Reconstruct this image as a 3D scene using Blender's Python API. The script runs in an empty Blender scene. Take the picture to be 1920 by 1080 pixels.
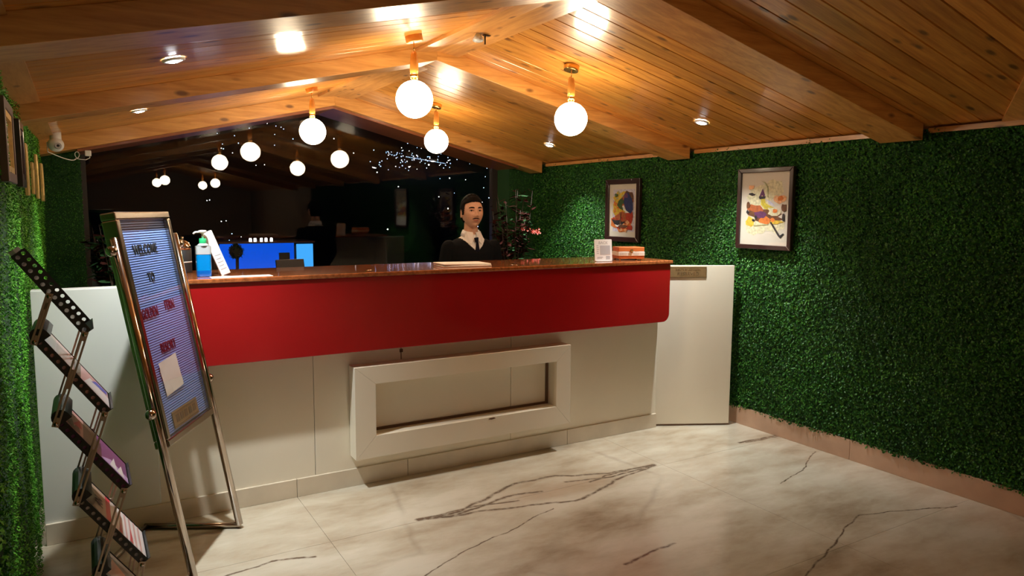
import bpy, bmesh, math, random
import numpy as np
from mathutils import Vector, Matrix
random.seed(7); rng = np.random.default_rng(7)
PI = math.pi; R = math.radians
sc = bpy.context.scene
COL = sc.collection

# ------------------------------------------------------------------ camera
yaw, pitch, roll = R(30.8), R(6.17), R(0.35)
fw = Vector((math.sin(yaw)*math.cos(pitch), math.cos(yaw)*math.cos(pitch), -math.sin(pitch)))
rt = Vector((math.cos(yaw), -math.sin(yaw), 0)); up = rt.cross(fw)
rt2 = math.cos(roll)*rt + math.sin(roll)*up; up2 = -math.sin(roll)*rt + math.cos(roll)*up
cam_d = bpy.data.cameras.new('camera'); cam = bpy.data.objects.new('camera', cam_d); COL.objects.link(cam)
M = Matrix((rt2, up2, -fw)).transposed().to_4x4(); M.translation = Vector((0, 0, 1.5)); cam.matrix_world = M
cam_d.sensor_width = 36; cam_d.lens = 1351/1920*36; cam_d.clip_start = 0.05; cam_d.clip_end = 2000
sc.camera = cam
sc.view_settings.view_transform = 'Standard'; sc.view_settings.look = 'None'
sc.view_settings.gamma = 1; sc.view_settings.use_curve_mapping = False
sc.view_settings.exposure = 0.25
# ------------------------------------------------------------------ world: clear night sky
w = bpy.data.worlds.new('night'); sc.world = w; w.use_nodes = True
w.node_tree.nodes['Background'].inputs[0].default_value = (0.012, 0.016, 0.035, 1)
w.node_tree.nodes['Background'].inputs[1].default_value = 0.12
try:
    sc.cycles.max_bounces = 8; sc.cycles.diffuse_bounces = 4; sc.cycles.glossy_bounces = 4
    sc.cycles.transparent_max_bounces = 12; sc.cycles.caustics_reflective = False; sc.cycles.caustics_refractive = False
    sc.cycles.sample_clamp_indirect = 4
    sc.cycles.use_denoising = True
except Exception: pass
GLOBE_EMIT = 38.0
SPOT_W = 150.0
GLOBE_COL = (1.0, 0.80, 0.54); SPOT_COL = (0.97, 1.0, 0.97)

# ------------------------------------------------------------------ materials
def nt(name):
    m = bpy.data.materials.new(name); m.use_nodes = True
    return m, m.node_tree.nodes, m.node_tree.links, m.node_tree.nodes['Principled BSDF']
def mat(name, col, rough=0.5, metal=0.0, coat=0.0, var=0.0, scale=20, bump=0.0, bscale=80, emit=None, es=0, trans=0, sheen=0, croug=0.08, ior=None, spec=0.5):
    m, n, l, b = nt(name)
    b.inputs['Base Color'].default_value = (*col, 1); b.inputs['Roughness'].default_value = rough
    b.inputs['Metallic'].default_value = metal; b.inputs['Coat Weight'].default_value = coat
    b.inputs['Coat Roughness'].default_value = croug
    b.inputs['Specular IOR Level'].default_value = spec
    if ior: b.inputs['IOR'].default_value = ior
    b.inputs['Transmission Weight'].default_value = trans
    if emit: b.inputs['Emission Color'].default_value = (*emit, 1); b.inputs['Emission Strength'].default_value = es
    tc = n.new('ShaderNodeTexCoord')
    if var > 0:
        t = n.new('ShaderNodeTexNoise'); t.inputs['Scale'].default_value = scale; t.inputs['Detail'].default_value = 4
        l.new(tc.outputs['Object'], t.inputs['Vector'])
        r = n.new('ShaderNodeMapRange'); r.inputs['From Min'].default_value = 0.3; r.inputs['From Max'].default_value = 0.7
        r.inputs['To Min'].default_value = 1-var; r.inputs['To Max'].default_value = 1+var
        l.new(t.outputs['Fac'], r.inputs['Value'])
        x = n.new('ShaderNodeVectorMath'); x.operation = 'SCALE'; x.inputs[0].default_value = col
        l.new(r.outputs['Result'], x.inputs['Scale']); l.new(x.outputs['Vector'], b.inputs['Base Color'])
    if bump > 0:
        t2 = n.new('ShaderNodeTexNoise'); t2.inputs['Scale'].default_value = bscale
        l.new(tc.outputs['Object'], t2.inputs['Vector'])
        bp = n.new('ShaderNodeBump'); bp.inputs['Strength'].default_value = bump; bp.inputs['Distance'].default_value = 0.002
        l.new(t2.outputs['Fac'], bp.inputs['Height']); l.new(bp.outputs['Normal'], b.inputs['Normal'])
    return m
def wood(name, c1, c2, grain_axis='X', rough=0.38, coat=0.6, croug=0.12, rand=True, knots=True):
    m, n, l, b = nt(name)
    tc = n.new('ShaderNodeTexCoord'); oi = n.new('ShaderNodeObjectInfo')
    off = n.new('ShaderNodeVectorMath'); off.operation = 'SCALE'; off.inputs[0].default_value = (37, 91, 53)
    l.new(oi.outputs['Random'], off.inputs['Scale'])
    ad = n.new('ShaderNodeVectorMath'); ad.operation = 'ADD'
    l.new(tc.outputs['Object'], ad.inputs[0])
    if rand: l.new(off.outputs['Vector'], ad.inputs[1])
    s = {'X': (1.2, 14, 14), 'Y': (14, 1.2, 14), 'Z': (14, 14, 1.2)}[grain_axis]
    mp = n.new('ShaderNodeMapping'); mp.inputs['Scale'].default_value = s; l.new(ad.outputs['Vector'], mp.inputs['Vector'])
    ns = n.new('ShaderNodeTexNoise'); ns.inputs['Scale'].default_value = 2.2; ns.inputs['Detail'].default_value = 7; ns.inputs['Distortion'].default_value = 0.6
    l.new(mp.outputs['Vector'], ns.inputs['Vector'])
    fine = n.new('ShaderNodeTexNoise'); fine.inputs['Scale'].default_value = 11; fine.inputs['Detail'].default_value = 3
    l.new(mp.outputs['Vector'], fine.inputs['Vector'])
    mx = n.new('ShaderNodeMath'); mx.operation = 'ADD'; l.new(ns.outputs['Fac'], mx.inputs[0])
    fm = n.new('ShaderNodeMath'); fm.operation = 'MULTIPLY'; fm.inputs[1].default_value = 0.35; l.new(fine.outputs['Fac'], fm.inputs[0]); l.new(fm.outputs[0], mx.inputs[1])
    r = n.new('ShaderNodeValToRGB'); r.color_ramp.elements[0].position = 0.45; r.color_ramp.elements[1].position = 0.85
    r.color_ramp.elements[0].color = (*c1, 1); r.color_ramp.elements[1].color = (*c2, 1)
    l.new(mx.outputs[0], r.inputs['Fac'])
    out = r.outputs['Color']
    if knots:
        ks = {'X': (5, 12, 12), 'Y': (12, 5, 12), 'Z': (12, 12, 5)}[grain_axis]
        km = n.new('ShaderNodeMapping'); km.inputs['Scale'].default_value = ks; l.new(ad.outputs['Vector'], km.inputs['Vector'])
        vo = n.new('ShaderNodeTexVoronoi'); vo.inputs['Scale'].default_value = 1.0; l.new(km.outputs['Vector'], vo.inputs['Vector'])
        kr = n.new('ShaderNodeMapRange'); kr.inputs['From Min'].default_value = 0.10; kr.inputs['From Max'].default_value = 0.21
        kr.inputs['To Min'].default_value = 0.78; kr.inputs['To Max'].default_value = 0.0; l.new(vo.outputs['Distance'], kr.inputs['Value'])
        km2 = n.new('ShaderNodeMix'); km2.data_type = 'RGBA'; l.new(kr.outputs['Result'], km2.inputs['Factor'])
        l.new(out, km2.inputs['A']); km2.inputs['B'].default_value = (0.09, 0.025, 0.008, 1); out = km2.outputs['Result']
    tint = n.new('ShaderNodeMapRange'); tint.inputs['To Min'].default_value = 0.82; tint.inputs['To Max'].default_value = 1.14; l.new(oi.outputs['Random'], tint.inputs['Value'])
    sv = n.new('ShaderNodeVectorMath'); sv.operation = 'SCALE'; l.new(out, sv.inputs[0]); l.new(tint.outputs['Result'], sv.inputs['Scale'])
    l.new(sv.outputs['Vector'], b.inputs['Base Color'])
    b.inputs['Roughness'].default_value = rough; b.inputs['Coat Weight'].default_value = coat; b.inputs['Coat Roughness'].default_value = croug
    bp = n.new('ShaderNodeBump'); bp.inputs['Strength'].default_value = 0.15; bp.inputs['Distance'].default_value = 0.001
    l.new(mx.outputs[0], bp.inputs['Height']); l.new(bp.outputs['Normal'], b.inputs['Normal'])
    return m
W = {}
W['plank'] = wood('pine_plank', (0.44, 0.15, 0.020), (0.75, 0.345, 0.065))
W['beam'] = wood('pine_beam', (0.52, 0.22, 0.045), (0.78, 0.40, 0.11), coat=0.35, croug=0.25)
W['beamy'] = wood('pine_board_lengthwise', (0.45, 0.19, 0.045), (0.68, 0.34, 0.10), 'Y', coat=0.35, croug=0.25)
W['headwood'] = wood('brown_window_head', (0.19, 0.05, 0.016), (0.28, 0.085, 0.028), coat=0.3, knots=False)
W['laminate'] = mat('white_laminate_warm_lit', (0.80, 0.74, 0.61), 0.32, coat=0.35, var=0.02, scale=3)  # white laminate with the warm lamplight put into its colour
W['laminate_left'] = mat('white_laminate_cool_lit', (0.74, 0.75, 0.70), 0.35, coat=0.25, var=0.02, scale=3)  # same laminate, cooler: the left end's light is put into its colour
W['red'] = mat('red_gloss_laminate', (0.36, 0.006, 0.009), 0.22, coat=0.8, croug=0.06, var=0.03, scale=5)
W['top'] = mat('brown_polished_stone', (0.34, 0.10, 0.03), 0.22, coat=0.9, croug=0.05, var=0.35, scale=60)
W['board_dark'] = mat('dark_blue_backing', (0.02, 0.03, 0.12), 0.7)
W['dark_edge'] = mat('dark_gap_and_shade', (0.12, 0.06, 0.03), 0.7)  # dark colour for joints and gaps, and for the painted shade strips
W['steel'] = mat('brushed_bronze_steel', (0.40, 0.34, 0.28), 0.22, metal=1, bump=0.05)
W['chrome'] = mat('polished_steel', (0.50, 0.43, 0.37), 0.10, metal=1)
W['alu'] = mat('champagne_aluminium', (0.46, 0.37, 0.30), 0.35, metal=0.8)
W['black'] = mat('black_powder_coat', (0.012, 0.012, 0.013), 0.4, coat=0.2)
W['gold'] = mat('brass', (0.75, 0.48, 0.16), 0.25, metal=1)
W['gold_paint'] = mat('gold_leaf', (0.72, 0.50, 0.20), 0.35, metal=0.8, var=0.15, scale=40)
W['plate'] = mat('antique_brass_plate', (0.42, 0.29, 0.14), 0.35, metal=0.7, var=0.12, scale=30)
W['plate_dark'] = mat('brass_engraving', (0.13, 0.08, 0.035), 0.5)
W['amber'] = mat('amber_wood', (0.62, 0.26, 0.05), 0.25, coat=0.8, var=0.1)
W['frame_dark'] = mat('dark_mahogany_frame', (0.028, 0.010, 0.009), 0.3, coat=0.5)
W['frame_brown'] = mat('brown_frame', (0.10, 0.055, 0.04), 0.45, var=0.1)
W['paper'] = mat('mount_board', (0.62, 0.57, 0.48), 0.6, var=0.02)
W['white'] = mat('white_plastic', (0.82, 0.82, 0.82), 0.35, coat=0.2)
W['whitepaper'] = mat('white_paper', (0.80, 0.79, 0.77), 0.7, bump=0.25, bscale=25)
W['grey'] = mat('grey_print', (0.42, 0.42, 0.45), 0.6)
W['ink'] = mat('black_ink', (0.015, 0.015, 0.02), 0.4)
W['green_plastic'] = mat('green_plastic', (0.02, 0.42, 0.15), 0.35)
W['bluegel'] = mat('blue_sanitiser', (0.0, 0.26, 0.75), 0.12, coat=0.6, trans=0.25)
W['bluegel2'] = mat('dark_blue_sanitiser', (0.0, 0.09, 0.42), 0.15, coat=0.5)
W['clearplastic'] = mat('cloudy_plastic', (0.62, 0.68, 0.72), 0.2, coat=0.5, trans=0.35)
W['skirt'] = mat('pink_beige_marble', (0.50, 0.33, 0.23), 0.3, coat=0.3, var=0.12, scale=6)
W['counter_skirt'] = mat('cream_marble_skirt', (0.66, 0.58, 0.46), 0.25, coat=0.4, var=0.08, scale=6)
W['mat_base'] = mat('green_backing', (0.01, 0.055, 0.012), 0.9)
W['plaster'] = mat('plaster', (0.30, 0.27, 0.24), 0.8, var=0.05)
W['dark_frame'] = mat('dark_window_frame', (0.03, 0.022, 0.02), 0.4)
W['leather'] = mat('soft_black', (0.02, 0.02, 0.022), 0.6)

def leafmat(name, c1, c2, c3):
    m, n, l, b = nt(name)
    g = n.new('ShaderNodeNewGeometry')
    t = n.new('ShaderNodeTexNoise'); t.inputs['Scale'].default_value = 45; t.inputs['Detail'].default_value = 2
    l.new(g.outputs['Position'], t.inputs['Vector'])
    r = n.new('ShaderNodeValToRGB'); e = r.color_ramp.elements
    e[0].position = 0.32; e[0].color = (*c1, 1); e[1].position = 0.68; e[1].color = (*c3, 1)
    k = e.new(0.5); k.color = (*c2, 1)
    l.new(t.outputs['Fac'], r.inputs['Fac'])
    t2 = n.new('ShaderNodeTexNoise'); t2.inputs['Scale'].default_value = 2.2; l.new(g.outputs['Position'], t2.inputs['Vector'])
    mr = n.new('ShaderNodeMapRange'); mr.inputs['To Min'].default_value = 0.72; mr.inputs['To Max'].default_value = 1.28; mr.inputs['From Min'].default_value=.3; mr.inputs['From Max'].default_value=.7
    l.new(t2.outputs['Fac'], mr.inputs['Value'])
    v = n.new('ShaderNodeVectorMath'); v.operation = 'SCALE'; l.new(r.outputs['Color'], v.inputs[0]); l.new(mr.outputs['Result'], v.inputs['Scale'])
    l.new(v.outputs['Vector'], b.inputs['Base Color'])
    b.inputs['Roughness'].default_value = 0.45
    b.inputs['Specular IOR Level'].default_value = 0.22
    return m
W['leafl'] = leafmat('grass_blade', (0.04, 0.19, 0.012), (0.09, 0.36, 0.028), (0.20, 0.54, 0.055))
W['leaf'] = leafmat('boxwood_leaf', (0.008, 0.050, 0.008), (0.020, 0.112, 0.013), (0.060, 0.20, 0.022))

# floor marble with a long bookmatched vein
def floor_mat():
    m, n, l, b = nt('beige_marble')
    g = n.new('ShaderNodeNewGeometry'); oi = n.new('ShaderNodeObjectInfo')
    P = g.outputs['Position']
    # wobble
    wn = n.new('ShaderNodeTexNoise'); wn.inputs['Scale'].default_value = 5; wn.inputs['Detail'].default_value = 6; l.new(P, wn.inputs['Vector'])
    ws = n.new('ShaderNodeVectorMath'); ws.operation = 'MULTIPLY_ADD'; l.new(wn.outputs['Color'], ws.inputs[0]); ws.inputs[1].default_value = (0.07, 0.07, 0); ws.inputs[2].default_value = (-0.035, -0.035, 0)
    wp = n.new('ShaderNodeVectorMath'); wp.operation = 'ADD'; l.new(P, wp.inputs[0]); l.new(ws.outputs['Vector'], wp.inputs[1])
    # clouds
    mp = n.new('ShaderNodeMapping'); mp.inputs['Scale'].default_value = (0.8, 1.9, 1); mp.inputs['Rotation'].default_value = (0, 0, 0.35); l.new(wp.outputs['Vector'], mp.inputs['Vector'])
    c = n.new('ShaderNodeTexNoise'); c.inputs['Scale'].default_value = 1.6; c.inputs['Detail'].default_value = 8; c.inputs['Roughness'].default_value = 0.62; l.new(mp.outputs['Vector'], c.inputs['Vector'])
    r = n.new('ShaderNodeValToRGB'); e = r.color_ramp.elements
    e[0].position = 0.28; e[0].color = (0.27, 0.20, 0.13, 1); e[1].position = 0.62; e[1].color = (0.60, 0.56, 0.46, 1)
    k = e.new(0.45); k.color = (0.47, 0.41, 0.31, 1); l.new(c.outputs['Fac'], r.inputs['Fac'])
    col = r.outputs['Color']
    # thin procedural veins
    v = n.new('ShaderNodeTexVoronoi'); v.feature = 'DISTANCE_TO_EDGE'; v.inputs['Scale'].default_value = 0.62; v.inputs['Randomness'].default_value = 1; l.new(wp.outputs['Vector'], v.inputs['Vector'])
    vr = n.new('ShaderNodeMapRange'); vr.inputs['From Min'].default_value = 0.0; vr.inputs['From Max'].default_value = 0.014; vr.inputs['To Min'].default_value = 0.22; vr.inputs['To Max'].default_value = 0; l.new(v.outputs['Distance'], vr.inputs['Value'])
    vm = n.new('ShaderNodeTexNoise'); vm.inputs['Scale'].default_value = 2.1; l.new(P, vm.inputs['Vector'])
    vmr = n.new('ShaderNodeMapRange'); vmr.inputs['From Min'].default_value = 0.45; vmr.inputs['From Max'].default_value = 0.6; l.new(vm.outputs['Fac'], vmr.inputs['Value'])
    vx = n.new('ShaderNodeMath'); vx.operation = 'MULTIPLY'; l.new(vr.outputs['Result'], vx.inputs[0]); l.new(vmr.outputs['Result'], vx.inputs[1])
    # segment group
    gr = bpy.data.node_groups.new('vein_segment', 'ShaderNodeTree')
    for nm, t in (('P', 'NodeSocketVector'), ('A', 'NodeSocketVector'), ('B', 'NodeSocketVector'), ('W', 'NodeSocketFloat'), ('Prev', 'NodeSocketFloat')):
        gr.interface.new_socket(nm, in_out='INPUT', socket_type=t)
    gr.interface.new_socket('F', in_out='OUTPUT', socket_type='NodeSocketFloat')
    gi = gr.nodes.new('NodeGroupInput'); go = gr.nodes.new('NodeGroupOutput'); gl = gr.links
    def vm_(op, a, b_=None):
        x = gr.nodes.new('ShaderNodeVectorMath'); x.operation = op; gl.new(a, x.inputs[0])
        if b_ is not None: gl.new(b_, x.inputs[1])
        return x
    pa = vm_('SUBTRACT', gi.outputs['P'], gi.outputs['A']); ba = vm_('SUBTRACT', gi.outputs['B'], gi.outputs['A'])
    d1 = vm_('DOT_PRODUCT', pa.outputs['Vector'], ba.outputs['Vector']); d2 = vm_('DOT_PRODUCT', ba.outputs['Vector'], ba.outputs['Vector'])
    dv = gr.nodes.new('ShaderNodeMath'); dv.operation = 'DIVIDE'; dv.use_clamp = True; gl.new(d1.outputs['Value'], dv.inputs[0]); gl.new(d2.outputs['Value'], dv.inputs[1])
    sc_ = gr.nodes.new('ShaderNodeVectorMath'); sc_.operation = 'SCALE'; gl.new(ba.outputs['Vector'], sc_.inputs[0]); gl.new(dv.outputs[0], sc_.inputs['Scale'])
    ln = vm_('DISTANCE', pa.outputs['Vector'], sc_.outputs['Vector'])
    q = gr.nodes.new('ShaderNodeMath'); q.operation = 'DIVIDE'; gl.new(ln.outputs['Value'], q.inputs[0]); gl.new(gi.outputs['W'], q.inputs[1])
    iv = gr.nodes.new('ShaderNodeMath'); iv.operation = 'SUBTRACT'; iv.inputs[0].default_value = 1.0; iv.use_clamp = True; gl.new(q.outputs[0], iv.inputs[1])
    mxx = gr.nodes.new('ShaderNodeMath'); mxx.operation = 'MAXIMUM'; gl.new(iv.outputs[0], mxx.inputs[0]); gl.new(gi.outputs['Prev'], mxx.inputs[1]); gl.new(mxx.outputs[0], go.inputs['F'])
    segs = []
    def line(pts, w_):
        for a, b_ in zip(pts, pts[1:]): segs.append((a, b_, w_))
    line([(1.33, 3.12), (1.45, 3.105), (1.58, 3.11), (1.70, 3.16), (1.84, 3.22), (1.98, 3.28), (2.24, 3.27), (2.52, 3.15), (2.86, 3.13)], 0.016)
    line([(1.33, 3.11), (1.65, 3.05), (1.92, 2.99), (2.13, 2.92), (2.27, 2.955), (2.49, 3.05), (2.86, 3.12)], 0.015)
    line([(1.33, 3.115), (1.50, 3.085), (1.66, 3.09), (1.78, 3.14), (1.9, 3.15), (2.05, 3.13)], 0.015)
    line([(1.36, 3.115), (1.6, 3.12), (1.74, 3.10), (1.88, 3.08)], 0.012)
    line([(2.86, 3.125), (2.66, 3.11), (2.5, 3.10), (2.36, 3.14), (2.24, 3.17)], 0.013)
    line([(2.66, 3.13), (2.48, 3.13), (2.36, 3.10)], 0.010)
    line([(1.10, 2.58), (1.41, 2.72), (1.73, 2.82), (1.98, 2.90)], 0.006)
    line([(2.45, 1.80), (2.83, 1.92), (3.26, 2.08)], 0.007); line([(3.26, 2.08), (3.5, 2.0), (3.8, 1.88)], 0.006)
    line([(3.90, 2.80), (3.55, 2.62), (3.26, 2.55)], 0.006)
    line([(3.62, 3.16), (3.94, 3.15)], 0.02); line([(3.66, 3.14), (3.94, 3.13)], 0.014)
    line([(1.92, 2.27), (2.06, 2.29), (2.25, 2.32)], 0.012)
    line([(0.42, 3.0), (0.62, 3.05), (0.8, 3.0)], 0.010)
    prev = None
    wv = wp.outputs['Vector']
    for a, b_, w_ in segs:
        x = n.new('ShaderNodeGroup'); x.node_tree = gr; l.new(wv, x.inputs['P'])
        x.inputs['A'].default_value = (*a, 0); x.inputs['B'].default_value = (*b_, 0); x.inputs['W'].default_value = w_
        if prev: l.new(prev, x.inputs['Prev'])
        prev = x.outputs['F']
    br = n.new('ShaderNodeTexNoise'); br.inputs['Scale'].default_value = 28; br.inputs['Detail'].default_value = 3; l.new(P, br.inputs['Vector'])
    brm = n.new('ShaderNodeMapRange'); brm.inputs['From Min'].default_value = 0.3; brm.inputs['From Max'].default_value = 0.6; brm.inputs['To Min'].default_value = 0.45; brm.inputs['To Max'].default_value = 1.4; l.new(br.outputs['Fac'], brm.inputs['Value'])
    pm = n.new('ShaderNodeMath'); pm.operation = 'MULTIPLY'; pm.use_clamp = True; l.new(prev, pm.inputs[0]); l.new(brm.outputs['Result'], pm.inputs[1])
    mm = n.new('ShaderNodeMath'); mm.operation = 'MAXIMUM'; mm.use_clamp = True; l.new(pm.outputs[0], mm.inputs[0]); l.new(vx.outputs[0], mm.inputs[1])
    # brown cloud inside the diamond
    dd = n.new('ShaderNodeVectorMath'); dd.operation = 'MULTIPLY_ADD'; l.new(wv, dd.inputs[0]); dd.inputs[1].default_value = (2.0, 7, 0); dd.inputs[2].default_value = (-2.12*2.0, -3.1*7, 0)
    dl = n.new('ShaderNodeVectorMath'); dl.operation = 'LENGTH'; l.new(dd.outputs['Vector'], dl.inputs[0])
    dr = n.new('ShaderNodeMapRange'); dr.inputs['From Min'].default_value = 0.2; dr.inputs['From Max'].default_value = 1.1; dr.inputs['To Min'].default_value = 0.5; dr.inputs['To Max'].default_value = 0; l.new(dl.outputs['Value'], dr.inputs['Value'])
    m1 = n.new('ShaderNodeMix'); m1.data_type = 'RGBA'; l.new(dr.outputs['Result'], m1.inputs['Factor']); l.new(col, m1.inputs['A']); m1.inputs['B'].default_value = (0.36, 0.24, 0.15, 1)
    m2 = n.new('ShaderNodeMix'); m2.data_type = 'RGBA'; l.new(mm.outputs[0], m2.inputs['Factor']); l.new(m1.outputs['Result'], m2.inputs['A']); m2.inputs['B'].default_value = (0.12, 0.08, 0.055, 1)
    l.new(m2.outputs['Result'], b.inputs['Base Color'])
    b.inputs['Roughness'].default_value = 0.22; b.inputs['Coat Weight'].default_value = 0.3; b.inputs['Coat Roughness'].default_value = 0.1
    return m
W['floor'] = floor_mat()

def glass_mat(name, ior=1.75, rough=0.0, tint=(1, 1, 1)):
    m = bpy.data.materials.new(name); m.use_nodes = True; n = m.node_tree.nodes; l = m.node_tree.links
    n.remove(n['Principled BSDF'])
    f = n.new('ShaderNodeFresnel'); ge = n.new('ShaderNodeNewGeometry')
    mr_ = n.new('ShaderNodeMapRange'); mr_.inputs['To Min'].default_value = ior; mr_.inputs['To Max'].default_value = 1/ior
    l.new(ge.outputs['Backfacing'], mr_.inputs['Value']); l.new(mr_.outputs['Result'], f.inputs['IOR'])
    t = n.new('ShaderNodeBsdfTransparent'); t.inputs[0].default_value = (*tint, 1)
    g = n.new('ShaderNodeBsdfGlossy'); g.inputs['Roughness'].default_value = rough
    x = n.new('ShaderNodeMixShader'); l.new(f.outputs[0], x.inputs[0]); l.new(t.outputs[0], x.inputs[1]); l.new(g.outputs[0], x.inputs[2])
    l.new(x.outputs[0], n['Material Output'].inputs['Surface'])
    return m
W['glass'] = glass_mat('window_glass', 1.5)
W['pictureglass'] = glass_mat('picture_glass', 1.5)
def emis(name, col, s):
    m = bpy.data.materials.new(name); m.use_nodes = True; n = m.node_tree.nodes; l = m.node_tree.links
    n.remove(n['Principled BSDF']); e = n.new('ShaderNodeEmission'); e.inputs[0].default_value = (*col, 1); e.inputs[1].default_value = s
    l.new(e.outputs[0], n['Material Output'].inputs['Surface']); return m
W['globe'] = emis('lit_opal_globe', GLOBE_COL, GLOBE_EMIT)
W['lens'] = emis('lit_lens', (0.95, 1, 1), 70)
W['city'] = emis('town_light', (0.35, 0.55, 1.0), 8)
W['cityw'] = emis('town_light_white', (0.95, 0.97, 1), 10)
W['bluescreen'] = emis('blue_lit_panel', (0.0, 0.12, 1.0), 0.62)
W['cyanscreen'] = emis('cyan_lit_panel', (0.06, 0.42, 1.0), 0.9)

# ------------------------------------------------------------------ mesh helpers
class MB:
    def __init__(s): s.v = []; s.f = []; s.m = []; s.sm = []
    def add(s, vs, fs, mi=0, smooth=False):
        o = len(s.v); s.v += [tuple(v) for v in vs]; s.f += [tuple(i+o for i in f) for f in fs]; s.m += [mi]*len(fs); s.sm += [smooth]*len(fs); return s
    def box(s, x0, x1, y0, y1, z0, z1, mi=0, T=None):
        vs = [Vector((x, y, z)) for x in (x0, x1) for y in (y0, y1) for z in (z0, z1)]
        if T is not None: vs = [T @ v for v in vs]
        return s.add(vs, [(0, 1, 3, 2), (4, 6, 7, 5), (0, 4, 5, 1), (2, 3, 7, 6), (0, 2, 6, 4), (1, 5, 7, 3)], mi)
    def prism(s, poly, h0, h1, f, mi=0, smooth=False):   # f(u,v,h)->point
        n = len(poly); vs = [f(u, v, h0) for u, v in poly]+[f(u, v, h1) for u, v in poly]
        fs = [tuple(range(n))[::-1], tuple(range(n, 2*n))]+[(i, (i+1) % n, n+(i+1) % n, n+i) for i in range(n)]
        return s.add(vs, fs, mi, smooth)
    def tube(s, pts, r, k=10, mi=0, closed=False, smooth=True):
        pts = [Vector(p) for p in pts]; rs = r if isinstance(r, (list, tuple)) else [r]*len(pts)
        vs = []; prevn = None
        for i, p in enumerate(pts):
            d = (pts[min(i+1, len(pts)-1)]-pts[max(i-1, 0)]).normalized()
            a = prevn if prevn is not None else (Vector((0, 0, 1)) if abs(d.z) < 0.9 else Vector((1, 0, 0)))
            u = (a-d*a.dot(d)).normalized(); prevn = u; w_ = d.cross(u)
            for j in range(k):
                t = 2*PI*j/k; vs.append(p+rs[i]*(math.cos(t)*u+math.sin(t)*w_))
        fs = [(i*k+j, i*k+(j+1) % k, (i+1)*k+(j+1) % k, (i+1)*k+j) for i in range(len(pts)-1) for j in range(k)]
        s.add(vs, fs, mi, smooth); o = len(s.v)-len(vs)
        s.f += [tuple(o+j for j in range(k))[::-1], tuple(o+(len(pts)-1)*k+j for j in range(k))]; s.m += [mi]*2; s.sm += [False]*2
        return s
    def lathe(s, prof, c=(0, 0, 0), k=32, mi=0, T=None, cap=True):
        vs = []; c = Vector(c)
        for r, z in prof:
            for j in range(k):
                t = 2*PI*j/k; v = Vector((r*math.cos(t), r*math.sin(t), z)); v = (T @ v if T is not None else v)+c; vs.append(v)
        n = len(prof)
        fs = [(i*k+j, i*k+(j+1) % k, (i+1)*k+(j+1) % k, (i+1)*k+j) for i in range(n-1) for j in range(k)]
        s.add(vs, fs, mi, True)
        o = len(s.v)-len(vs)
        if cap and prof[0][0] > 1e-5: s.f.append(tuple(o+j for j in range(k))[::-1]); s.m.append(mi); s.sm.append(False)
        if cap and prof[-1][0] > 1e-5: s.f.append(tuple(o+(n-1)*k+j for j in range(k))); s.m.append(mi); s.sm.append(False)
        return s
    def sphere(s, c, r, k=24, rows=14, mi=0, sc3=(1, 1, 1)):
        prof = [(r*math.sin(PI*i/rows), -r*math.cos(PI*i/rows)) for i in range(rows+1)]
        prof[0] = (r*0.01, prof[0][1]); prof[-1] = (r*0.01, prof[-1][1])
        return s.lathe(prof, c, k, mi, Matrix.Diagonal(sc3))
    def mesh(s, name):
        me = bpy.data.meshes.new(name); me.from_pydata(s.v, [], s.f); me.polygons.foreach_set('material_index', s.m); me.polygons.foreach_set('use_smooth', s.sm)
        me.update(); return me
    def build(s, name, m, parent=None, loc=None, bevel=0):
        me = s.mesh(name)
        bm = bmesh.new(); bm.from_mesh(me); bmesh.ops.recalc_face_normals(bm, faces=bm.faces); bm.to_mesh(me); bm.free()
        return link(name, me, m, parent, loc, bevel)
def link(name, me, m, parent=None, loc=None, bevel=0):
    o = bpy.data.objects.new(name, me)
    if not me.materials:
        for x in (m if isinstance(m, (list, tuple)) else [m]): me.materials.append(W[x] if isinstance(x, str) else x)
    COL.objects.link(o)
    if loc is not None: o.location = loc
    if parent is not None: o.parent = parent
    if bevel:
        b = o.modifiers.new('bevel', 'BEVEL'); b.width = bevel; b.segments = 2; b.limit_method = 'ANGLE'; b.angle_limit = R(40)
    return o
def tag(o, label=None, cat=None, group=None, kind=None):
    if label: o['label'] = label
    if cat: o['category'] = cat
    if group: o['group'] = group
    if kind: o['kind'] = kind
    return o
def thing(name, label, cat, loc=(0, 0, 0), group=None, rz=0):
    o = bpy.data.objects.new(name, None); o.empty_display_size = 0.1; COL.objects.link(o); o.location = loc; o.rotation_euler = (0, 0, rz)
    return tag(o, label, cat, group)
def dup(root, label=None, loc=None):
    r = root.copy(); COL.objects.link(r)
    if loc is not None: r.location = loc
    if label: r['label'] = label
    for ch in list(root.children):
        c = ch.copy(); COL.objects.link(c); c.parent = r
        for g in list(ch.children):
            d = g.copy(); COL.objects.link(d); d.parent = c
    return r
def struct(name): # empty for a structure group
    o = bpy.data.objects.new(name, None); COL.objects.link(o); o['kind'] = 'structure'; return o
def text_mesh(body, size, T, m, name, parent, extrude=0.0006, align='CENTER', sx=1.0, bold=0.0):
    cu = bpy.data.curves.new('t', 'FONT'); cu.body = body; cu.size = size; cu.extrude = extrude; cu.align_x = align; cu.align_y = 'CENTER'; cu.offset = bold
    cu.resolution_u = 3
    o = bpy.data.objects.new('t', cu); COL.objects.link(o)
    dg = bpy.context.evaluated_depsgraph_get(); me = bpy.data.meshes.new_from_object(o.evaluated_get(dg))
    bpy.data.objects.remove(o); bpy.data.curves.remove(cu)
    me.transform(Matrix.Diagonal((sx, 1, 1, 1))); me.transform(T); me.materials.clear()
    me.name = name
    return link(name, me, m, parent)
def basis(o, x, y, z):
    m = Matrix((Vector(x), Vector(y), Vector(z))).transposed().to_4x4(); m.translation = Vector(o); return m

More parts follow.
